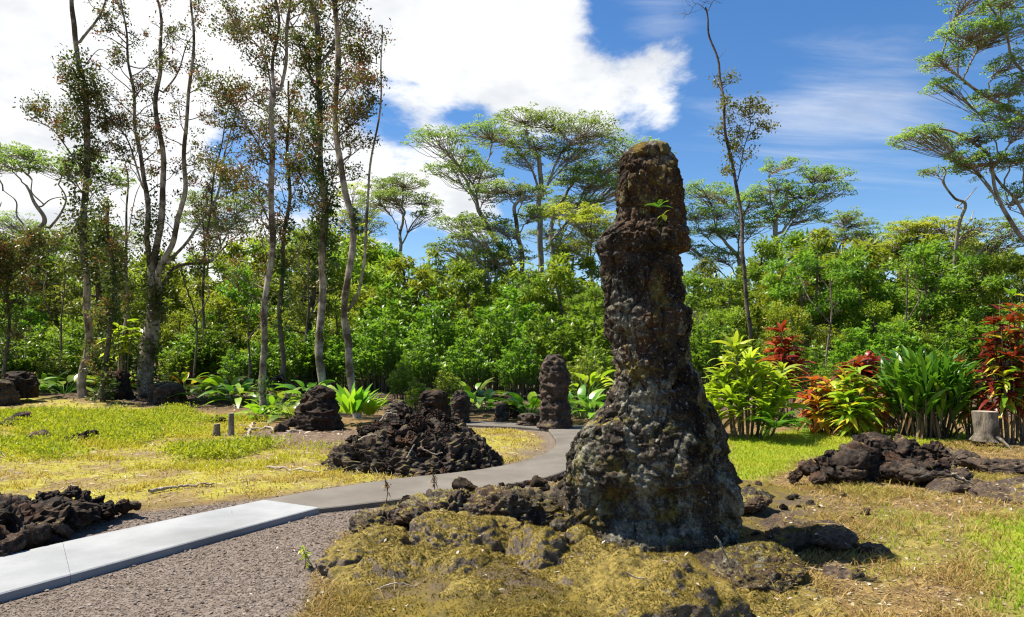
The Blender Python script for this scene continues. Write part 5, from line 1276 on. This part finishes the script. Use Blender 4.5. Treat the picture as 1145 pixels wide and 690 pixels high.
paddle('bird_nest_fern', 'bright green fern of upright paddle leaves beside the leaning trunk', 392, 462, 16.4, 48, .88, .17, L_BRIGHT, (.75, 1.4), .3, 'fern', None, 0, .35)
paddle('bird_nest_fern', 'smaller bright fern right of the leaning trunk', 412, 464, 16.6, 24, .68, .15, L_BRIGHT, (.7, 1.35), .3, 'fern', None, 0, .25)
GL = 'broad leaved plants under the left trees'
for px_, py_, Y_, n, L_, W_, m_, sk, lab in [
        (48, 441, 26, 22, .75, .26, L_BRIGHT, .5, 'broad leaved plant left of the vine wrapped trunk'), (72, 440, 25, 20, .8, .28, L_BROAD, .5, 'pale broad leaved plant touching the vine wrapped trunk on its left'), (112, 436, 27, 24, .9, .24, L_BRIGHT, .4, 'yellow green broad leaved plant between the two big left trunks'),
        (140, 434, 27, 20, .8, .22, L_CROT, .4, 'yellow flecked plant behind the dark stump in the left wood'), (206, 436, 26, 18, .8, .22, L_CROT, .4, 'orange flecked plant right of the massive base'), (228, 452, 23, 14, .8, .34, L_BROAD, .45, 'plant with wide pale horizontal leaves at the wood edge'),
        (252, 446, 22.5, 30, .95, .25, L_BRIGHT, .45, 'tall broad leaved plant left of the mottled trunk'), (268, 452, 22, 22, .8, .24, L_BROAD, .4, 'dark broad leaved plant against the mottled trunk'), (28, 438, 24, 16, .7, .25, L_BROAD, .4, 'dark leafy plant by the left edge stump'),
        (306, 468, 18.5, 22, .55, .2, L_BRIGHT, .35, 'fresh green plant at the right foot of the mottled trunk'), (330, 472, 17.6, 22, .5, .22, L_BROAD, .3, 'low dark green plant right of the mottled trunk'), (288, 476, 17.6, 16, .45, .16, L_BRIGHT, .25, 'low light green plant before the mottled trunk'), (318, 458, 20, 24, .7, .24, L_BROAD, .4, 'leafy plant between mottled trunk and squat lava stump'), (345, 448, 20.5, 22, .7, .24, L_BROAD, .45, 'leafy plant behind the squat lava stump'),
        (540, 458, 19.5, 18, .7, .26, L_BROAD, .4, 'broad leaved plant left of the pale split root'), (528, 452, 20.5, 16, .75, .26, L_BRIGHT, .45, 'bright broad leaved plant right of the narrow lava stump'), (591, 466, 17.4, 26, .62, .22, L_BRIGHT, .35, 'light green broad leaved plant left of the small column'), (650, 466, 17.6, 28, .7, .24, L_BROAD, .45, 'broad leaved plant right of the small column'), (668, 470, 16.6, 22, .6, .22, L_BRIGHT, .4, 'bright leafy plant hidden half behind the lava tree foot'), (655, 445, 19.2, 26, .7, .2, L_TI, .6, 'yellow green leafy plant between the small column and the lava tree')]:
    paddle('broad_leaved_plant', lab, px_, py_, Y_, n, L_, W_, m_, (.35, 1.3), .5, 'leafy plant', GL if px_ < 360 else 'broad leaved plants along the far path', sk, .25)


def frond_fern(px, py, Y, n, L, label, mat, cat='fern', up=(.5, 1.1), droop=.6, wid=.16, name='fern'):
    b0 = P(px, py, Y); root = empty(name, tuple(b0), label, cat)
    for k in range(n):
        az = k * 2.4 + g.random() * .5; el = g.uniform(*up); l = L * g.uniform(.75, 1.1); t = np.linspace(0, 1, 18)
        ax = np.array([np.cos(az) * np.cos(el), np.sin(az) * np.cos(el), np.sin(el)]); c = b0 + ax * (l * t)[:, None]; c[:, 2] -= droop * l * t ** 2
        m = MB(); tube(m, c, [.012 * L, .003 * L], 4)
        sdv = unit(np.cross(ax, [0, 0, 1.0])); ll = wid * l * np.sin(np.pi * (t * .85 + .12)) ** .7
        for s in (-1, 1):
            leaves(m, c, s * sdv + ax * .5 + np.array([0, 0, -.1]), np.tile(np.array([0, 0, 1.0]), (18, 1)) + RNG.normal(size=(18, 3)) * .15, ll, ll * .24, RNG.random(18) * .6 + .2)
        m.build('frond', mat, root)
    return root


frond_fern(868, 478, 13.0, 16, .85, 'feathery palm like fern at the right foot of the yellow green ti clump', L_FERN, 'fern', (.3, 1.2), .5, .3)
frond_fern(736, 232, 5.1, 7, .125, 'little fern growing from the upper face of the lava tree', L_FERN, 'fern', (.2, 1.2), .4, .25)
x0 = base_at(0, 5); root = empty('leaf_sprig', tuple(P(742, 238, 5.08)), 'single bright yellow green leaf sprouting under the little fern', 'sprig')
m = MB(); q = P(742, 240, 5.08); straps(m, np.stack([q, q, q]), np.array([[.5, -.4, .6], [-.7, -.4, -.3], [.1, -.5, -.7]]), np.array([.07, .06, .05]), .04, .3, np.array([.9, .6, .8]), 6); m.build('blade', L_TI, root)
m = MB(); tube(m, [q, q + np.array([0, .06, -.03]), q + np.array([0, .16, -.04])], [.004, .003], 4); m.build('stalk', L_FERN, root)
for px_, py_, Y_, hgt_, lab in [(431, 566, 6.55, .30, 'thin dry seedling at the left tip of the mound against the path'), (339, 640, 5.15, .20, 'yellowing weed at the gravel and moss border'), (484, 545, 6.9, .16, 'short dry sprig on the ridge of the mound')]:
    b0 = P(px_, py_, Y_); root = empty('weed', tuple(b0), lab, 'weed'); m = MB(); c = catmull([b0, b0 + np.array([.02, 0, hgt_ * .5]), b0 + np.array([-.01, 0, hgt_])], 16); tube(m, c, [.006, .002], 4)
    m.build('stem', B_THIN, root); m = MB(); i = RNG.integers(3, 16, 34); straps(m, c[i], RNG.normal(size=(34, 3)) + np.array([0, 0, .4]), .06, .014, .5, RNG.random(34), 4); m.build('foliage', L_DRYL if px_ != 339 else L_TI, root)


# ------------------------------------------------------------------ stumps and sticks
B_STUMP = bark_mat('weathered_wood', (0.211, 0.180, 0.140), (0.124, 0.099, 0.074), (0.050, 0.034, 0.025), .15, 2.2, .5)
B_CUT = bark_mat('cut_wood', (.42, .36, .28), (.32, .26, .19), (.2, .15, .1), 0, 3, .2)


def stump(px, pyb, pyt, wpx, Y, label, seed, roots=4, lean=0.0):
    x_ = (px - CX) / F * Y; zb = CH - (pyb - HY) / F * Y; zt = CH - (pyt - HY) / F * Y; r = wpx / 2 / F * Y
    root = empty('tree_stump', (x_, Y, zb), label, 'stump', None); m = MB(); c = np.stack([x_ + lean * r * np.linspace(0, 1, 16), np.full(16, Y), np.linspace(zb - .08, zt, 16)], 1)
    tube(m, c, [r * 1.35, r * 1.05, r, r * .98, r * .97], 28, .5, seed, cap=False); gg = np.random.default_rng(seed)
    for k in range(roots):
        a = gg.uniform(0, 6.28); e = c[1] + np.array([np.cos(a), np.sin(a), 0]) * r * gg.uniform(2, 3.2); e[2] = hg(e[0], e[1]) - .01
        tube(m, catmull([c[3], (c[2] + e) / 2 + np.array([0, 0, r * .5]), e], 9), [r * .3, r * .09], 6, .2, k)
    m.build('bole', B_STUMP, root)
    V = m.v[0].reshape(-1, 28, 3)[-1]; m2 = MB(); cc = V.mean(0); k = 28
    ring = np.concatenate([V, cc + (V - cc) * .5 + RNG.normal(size=(k, 3)) * r * .04 + np.array([0, 0, -.03 * r]), cc[None]])
    j = np.arange(k); m2.add(ring, np.stack([j, (j + 1) % k, k + (j + 1) % k, k + j], 1)); m2.add(ring, np.stack([k + j, k + (j + 1) % k, np.full(k, 2 * k)], 1)); m2.build('cut_top', B_CUT, root)


stump(1102, 488, 460, 22, 12.3, 'broad weathered stump with cut top left of the red cordyline', 3, 3)
stump(259, 490, 462, 6.5, 13.9, 'slim upright grey stump, tallest of the cut stumps in the grass', 5, 2)
stump(243, 489, 474, 7.5, 13.9, 'short grey stump left of the slim upright one', 7, 2, -.2)
stump(268, 503, 491, 9, 12.2, 'dark hollow stump right below the slim upright one', 9, 4)
stump(232, 505, 493, 7, 12.0, 'splayed bleached root stump, lowest left of the cut stumps', 11, 5, .4)


def stick(pts, Y, r, label, mat=None, dz=.03):
    c = []
    for px_, py_ in pts:
        yy = CH * F / (py_ - HY) if Y is None else Y; q = P(px_, py_, yy)
        if Y is None: q[2] = hg(q[0], q[1]) + dz
        c.append(q)
    c = catmull(c, 18) + RNG.normal(size=(18, 3)) * r * .5; m = MB(); tube(m, c, [r, r * .8, r * .45], 7, .2, int(pts[0][0]))
    tag(m.build('fallen_branch', B_CUT if mat is None else mat, origin=tuple(c[0])), label, 'branch')


stick([(165, 553), (200, 548), (238, 545)], None, .022, 'long pale stick lying at the grass edge by the white path')
stick([(300, 523), (330, 527), (360, 530)], None, .02, 'grey stick lying in the yellow grass left of the rubble mound')
stick([(275, 484), (300, 481), (330, 484), (352, 479)], None, .035, 'pale bent branch on the bare soil behind the cut stumps')
stick([(276, 492), (280, 482), (285, 476)], None, .04, 'short bleached root end by the bare soil')
stick([(212, 512), (226, 500), (240, 506)], None, .03, 'bleached forked root beside the splayed stump')
stick([(1065, 530), (1085, 540), (1102, 550)], 7.6, .014, 'pale twig leaning on the grey block right of the heap')
stick([(1128, 545), (1138, 552), (1143, 548)], 7.2, .02, 'pale chip of wood on the right edge outcrop')
stick([(800, 600), (808, 612), (818, 634)], 4.62, .008, 'thin grey twig leaning on the shaded crusty hump')
stick([(455, 512), (460, 503), (464, 496)], 9.4, .012, 'bleached forked twig upright on the rubble mound')
stick([(640, 665), (600, 668), (560, 660), (530, 668)], 4.25, .010, 'thin bleached twig lying in the moss litter at the front')

stick([(400, 492), (415, 486), (428, 488)], 9.55, .012, 'pale root lying across the left of the rubble mound')
stick([(470, 500), (486, 508), (494, 506)], 9.5, .010, 'bleached twig lying low on the right of the rubble mound')
stick([(425, 470), (433, 462), (446, 464)], 9.9, .012, 'grey twig near the top of the rubble mound')
stick([(700, 640), (715, 646), (742, 644)], 4.15, .006, 'thin straw coloured twig lying on the front mossy slab')
stick([(420, 660), (440, 652), (462, 655)], 4.55, .006, 'thin bleached twig on the widest mossy hump')
stick([(905, 640), (940, 646), (980, 641)], None, .008, 'slim bleached twig on the dry grass right of the column', dz=.015)
stick([(1000, 560), (1030, 566), (1058, 560)], None, .009, 'slim grey twig on the dry grass below the rock heap', dz=.015)

# ------------------------------------------------------------------ ground cover that nobody could count
L_GRASS = leaf_mat('grass_blades', [(0.234, 0.316, 0.035), (0.422, 0.422, 0.041), (0.515, 0.422, 0.071), (0.492, 0.364, 0.140)], .4, .6, .15, 0)
L_LAWN = leaf_mat('lawn_blades', [(0.175, 0.276, 0.018), (0.294, 0.368, 0.023), (0.386, 0.368, 0.046)], .4, .6, .15, 0)
L_STRAW = leaf_mat('straw', [(.20, .125, .045), (.36, .245, .08), (.50, .38, .16), (.28, .27, .04)], .35, .7, .1, 0, [0, .4, .85, 1])
L_MOSSB = leaf_mat('moss_tufts', [(.08, .068, .02), (.145, .112, .026), (.23, .17, .042), (.33, .26, .13)], .3, .8, .05, 0, [0, .4, .85, 1])
L_LITTER = leaf_mat('leaf_litter', [(.09, .055, .03), (.22, .15, .085), (.42, .35, .26), (.58, .54, .46)], .1, .8, .1, 0, [0, .45, .85, 1])
L_WEED = leaf_mat('weed_leaves', [(0.163, 0.254, 0.020), (0.347, 0.388, 0.025), (0.490, 0.449, 0.041)], .42, .5, .2, 0)


def blades(mb, x, y, h, w, var, lean=.5, z=None):
    n = len(x); z = hgt(x, y) if z is None else z
    b = np.stack([x, y, z - .006], 1); az = RNG.uniform(0, 6.28, n); s = np.stack([np.cos(az), np.sin(az), 0 * az], 1)
    l = RNG.normal(size=(n, 2)) * lean; tip = b + np.stack([l[:, 0], l[:, 1], np.ones(n)], 1) * h[:, None]
    mid = b + np.stack([l[:, 0] * .35, l[:, 1] * .35, np.full(n, .6)], 1) * h[:, None]; w = np.broadcast_to(w, (n,))[:, None]
    V = np.stack([b - s * w * .5, b + s * w * .5, mid + s * w * .4, mid - s * w * .4, tip], 1).reshape(-1, 3); q = np.arange(n)[:, None] * 5
    vv = np.repeat(np.clip(var, 0, 1), 5); mb.add(V, q + np.array([[0, 1, 2, 3]]), vv); mb.add(V, q + np.array([[3, 2, 4]]), vv)


def scatter(n, x0, x1, y0, y1, zone, near=1.0):
    y = y0 * (y1 / y0) ** (RNG.random(n) ** near); x = RNG.uniform(x0, x1, n)
    vis = np.abs(x) < .82 * y + 1.0; x, y = x[vis], y[vis]
    z = zones(x, y); k = RNG.random(len(x)) < zone(z, x, y)
    return x[k], y[k], {a: b[k] for a, b in z.items()}


mb = MB(); x, y, z = scatter(330000, -15, 2.4, 6.3, 20, lambda z, x, y: z['grass'] * (.05 + .95 * sst(.0, .38, n2(x, y, 1.3, 4, 61) + .25 * sst(10, 15, y) * sst(-1, -4, x))))
tall = sst(.0, .4, n2(x, y, .8, 3, 62)) * sst(9.5, 13, y) * sst(-1.5, -4, x)
tall = tall * sst(.9, 1.7, np.hypot(x + 5.7, y - 13)); h = (.025 + .05 * RNG.random(len(x))) * (1 + 1.7 * tall); blades(mb, x, y, h, .006 + .0009 * y, .28 + .34 * RNG.random(len(x)) + .5 * n2(x, y, .9, 3, 63) + .34 * sst(-3.2, .5, x) + .30 * sst(11.5, 8, y) + .08 - .2 * tall)
tag(mb.build('meadow_grass', L_GRASS, origin=(0, 12, 0)), 'yellow green meadow grass left of the path and on its inner island', 'grass', kind='stuff')
mb = MB(); x, y, z = scatter(260000, -1, 13, 3.6, 16, lambda z, x, y: z['lawn'] * np.where(y < 9, .6, 1) * (1 - z['moss']) * (1 - .7 * sst(.02, .3, -path_gap(x, y))))
h = .025 + .035 * RNG.random(len(x)); blades(mb, x, y, h, .005 + .0008 * y, .35 + .3 * RNG.random(len(x)) + .6 * n2(x, y, 1.1, 3, 64) + .15 * (y > 9))
tag(mb.build('lawn_grass', L_LAWN, origin=(6, 10, 0)), 'short bright lawn grass on the right', 'grass', kind='stuff')
mb = MB(); x, y, z = scatter(330000, -1.6, 9, 3.7, 13, lambda z, x, y: np.clip(z['dry'] + .35 * z['moss'] * sst(.6, .0, sdf(MOUND, x, y)), 0, 1) * (.06 + .94 * sst(-.12, .30, n2(x, y, 1.5, 4, 65))))
h = .02 + .065 * RNG.random(len(x)) ** 1.6; blades(mb, x, y, h, .004 + .0007 * y, np.where(n2(x, y, .9, 3, 67) + .3 * RNG.normal(size=len(x)) > .22, .97, RNG.random(len(x)) * .75 + .35 * n2(x, y, 1.0, 3, 66) + .08), 1.0)
tag(mb.build('dry_grass', L_STRAW, origin=(3, 6, 0)), 'dry straw coloured grass round the mound and rock heap', 'grass', kind='stuff')
# leafy yellow weeds at the back of the meadow
mb = MB(); x, y, z = scatter(15000, -15, -2.5, 10.5, 20.5, lambda z, x, y: np.clip(z['grass'] + .25 * z['wood'] * (y < 19), 0, 1) * sst(-.12, .25, n2(x, y, .6, 3, 67)) * sst(-2, -5, x + .15 * (y - 12)) * sst(.9, 1.7, np.hypot(x + 5.7, y - 13)))
c = np.stack([x, y, hgt(x, y) + .08], 1); r = RNG.uniform(.08, .2, (len(x), 1)) * np.array([[1, 1, .9]]); clump_leaves(mb, c, r, 22, .06, .42, .5)
tag(mb.build('weeds', L_WEED, origin=(-6, 15, 0)), 'knee high yellow green weeds before the left wood', 'weeds', kind='stuff')

# surfaces in the foreground, for what lies on them
vv, ff, o_ = [], [], 0
for V_, f_ in WORLD_ROCKS:
    if V_[:, 1].min() > 8: continue
    f_ = np.asarray(f_); f_ = np.concatenate([f_[:, [0, 1, 2]], f_[:, [0, 2, 3]]]) if f_.shape[1] == 4 else f_
    vv.append(V_); ff.append(f_ + o_); o_ += len(V_)
BV = BVHTree.FromPolygons(np.concatenate(vv).tolist(), np.concatenate(ff).tolist())


def drop(x, y, zmax=.75):
    z = hgt(x, y); nz = np.ones(len(x)); ok = np.ones(len(x), bool); onr = np.zeros(len(x), bool)
    for k in range(len(x)):
        h_ = BV.ray_cast((x[k], y[k], 3.6), (0, 0, -1), 4.5)
        if h_[0] is not None and h_[0].z > z[k]:
            z[k] = h_[0].z; nz[k] = abs(h_[1].z); onr[k] = True
            if h_[0].z > zmax: ok[k] = False
    return z, nz, ok, onr


n = 300000; y = 3.7 * (7.2 / 3.7) ** RNG.random(n); x = RNG.uniform(-1.9, 2.6, n); s_ = sdf(MOUND, x, y) + .2 * n2(x, y, 2, 3, 68)
k = (s_ > -.05) & (n2(x, y, 2.3, 4, 69) + .22 * RNG.normal(size=n) > -.12); x, y = x[k], y[k]
z, nz, ok, onr = drop(x, y, .55); k = ok & (nz > .45) & (onr | (RNG.random(len(x)) < .8)) & ((y < 5.9) | (RNG.random(len(x)) < .25)); x, y, z = x[k], y[k], z[k]
mb = MB(); blades(mb, x, y, .006 + .013 * RNG.random(len(x)), .005 + .004 * RNG.random(len(x)), .15 + .55 * RNG.random(len(x)) + .5 * n2(x, y, 1.7, 3, 70), .7, z)
tag(mb.build('moss', L_MOSSB, origin=(0, 5, 0)), 'ochre moss tufts over the front mound', 'moss', kind='stuff')
n = 26000; y = 3.7 * (11 / 3.7) ** RNG.random(n); x = RNG.uniform(-2.0, 7.5, n); zn = zones(x, y)
k = RNG.random(n) < np.clip(zn['dry'] + .5 * zn['moss'] * sst(-.1, .3, n2(x, y, 1.9, 3, 71)) + .03 * zn['grav'], 0, 1); x, y = x[k], y[k]
z, nz, ok, onr = drop(x, y, .5); k = ok & (RNG.random(len(x)) < np.where(onr, .4 * (nz > .6), 1)); x, y, z = x[k], y[k], z[k]; n = len(x)
mb = MB(); l = RNG.uniform(.012, .05, n); leaves(mb, np.stack([x, y, z + .006], 1), np.concatenate([RNG.normal(size=(n, 2)), RNG.normal(size=(n, 1)) * .25], 1), np.array([0, 0, 1.0]) + RNG.normal(size=(n, 3)) * .35, l, l * RNG.uniform(.2, .6, n), RNG.random(n), .2)
tag(mb.build('leaf_litter', L_LITTER, origin=(3, 6, 0)), 'dead leaves and pale twigs strewn over the dry ground', 'leaf litter', kind='stuff')
# long pale straws lying about
n = 15000; y = 3.7 * (10.5 / 3.7) ** RNG.random(n); x = RNG.uniform(-1.6, 7.5, n); zn = zones(x, y)
k = RNG.random(n) < np.clip(zn['dry'] + .35 * zn['moss'] * sst(.0, .4, n2(x, y, 1.5, 3, 73)), 0, 1); x, y = x[k], y[k]
z, nz, ok, onr = drop(x, y, .45); k = ok & (nz > .6); x, y, z = x[k], y[k], z[k]; n = len(x); mb = MB(); l = RNG.uniform(.03, .13, n)
leaves(mb, np.stack([x, y, z + .008], 1), np.concatenate([RNG.normal(size=(n, 2)), RNG.normal(size=(n, 1)) * .18], 1), np.array([0, 0, 1.0]) + RNG.normal(size=(n, 3)) * .3, l, .0025 + .0006 * y, RNG.random(n), .1)
tag(mb.build('dry_straw', L_STRAW, origin=(3, 6, 0)), 'long dead straws lying across the dry ground', 'dry straw', kind='stuff')
x, y, z = scatter(26000, -14, 1, 7, 18, lambda z, x, y: .55 * z['grass'] + z['bare'] * .6); n = len(x); mb = MB(); l = RNG.uniform(.05, .2, n)
leaves(mb, np.stack([x, y, hgt(x, y) + .012], 1), np.concatenate([RNG.normal(size=(n, 2)), RNG.normal(size=(n, 1)) * .15], 1), np.array([0, 0, 1.0]) + RNG.normal(size=(n, 3)) * .3, l, .004 + .0009 * y, RNG.random(n), .1)
tag(mb.build('dry_straw', L_LITTER, origin=(-5, 11, 0)), 'dead stalks and bits lying in the left meadow', 'dry straw', kind='stuff')
# wood floor litter
x, y, z = scatter(14000, -16, 14, 14, 27, lambda z, x, y: np.clip(z['wood'] + .4 * z['bare'], 0, 1)); n = len(x); mb = MB(); l = RNG.uniform(.05, .16, n)
leaves(mb, np.stack([x, y, hgt(x, y) + .02], 1), np.concatenate([RNG.normal(size=(n, 2)), RNG.normal(size=(n, 1)) * .2], 1), np.array([0, 0, 1.0]) + RNG.normal(size=(n, 3)) * .3, l, l * .4, RNG.random(n) ** 1.3, .2)
tag(mb.build('leaf_litter', L_LITTER, origin=(0, 20, 0)), 'brown leaf litter on the wood floor', 'leaf litter', kind='stuff')
# gravel
ov = np.array([[1, 0, 0], [-1, 0, 0], [0, 1, 0], [0, -1, 0], [0, 0, 1], [0, 0, -1.0], [.6, .6, .55], [-.6, .6, .5], [.6, -.6, .5], [-.6, -.6, .55]])
of = np.array([[4, 6, 7], [4, 7, 9], [4, 9, 8], [4, 8, 6], [0, 2, 6], [2, 1, 7], [1, 3, 9], [3, 0, 8], [2, 7, 6], [1, 9, 7], [3, 8, 9], [0, 6, 8]])
x, y, z = scatter(110000, -7.5, 1.2, 3.6, 9, lambda z, x, y: np.where(path_gap(x, y) > .012, z['grav'], np.where((path_gap(x, y) > -.4) & (y < 7.3), .06 * sst(.15, .6, n2(x, y, 2.2, 3, 88)) * sst(-.4, .0, path_gap(x, y)), 0)), 1.0)
n = len(x); s = RNG.uniform(.0025, .0065, n) * np.where(RNG.random(n) < .05, 2.1, 1) * (.7 + .08 * y)
a = RNG.uniform(0, 6.28, n); q = ov[None] * (RNG.uniform(.7, 1.3, (n, 10, 1))) * (s[:, None, None] * np.array([1.25, .95, .7])); ca, sa = np.cos(a)[:, None], np.sin(a)[:, None]
q = np.stack([q[..., 0] * ca - q[..., 1] * sa, q[..., 0] * sa + q[..., 1] * ca, q[..., 2]], -1) + np.stack([x, y, np.where(path_gap(x, y) > .012, hgt(x, y) + s * .25, .036 + s * .4)], 1)[:, None]
mb = MB().add(q.reshape(-1, 3), (np.arange(n)[:, None, None] * 10 + of[None]).reshape(-1, 3), np.repeat(RNG.random(n), 10))
t = NT('gravel_stone'); vcol = t.n('ShaderNodeValToRGB'); t.set(vcol.inputs[0], t.attr('var')); e = vcol.color_ramp.elements; e[0].color = (.05, .04, .034, 1); e[1].color = (.25, .215, .19, 1); e[1].position = 1; w_ = e.new(.6); w_.color = (.17, .13, .098, 1)
M_GRAV = t.out(vcol.outputs[0], .9, None, .2)
tag(mb.build('gravel', M_GRAV, smooth=False, origin=(-3, 5.5, 0)), 'reddish grey crushed gravel beside the white path', 'gravel', kind='stuff')
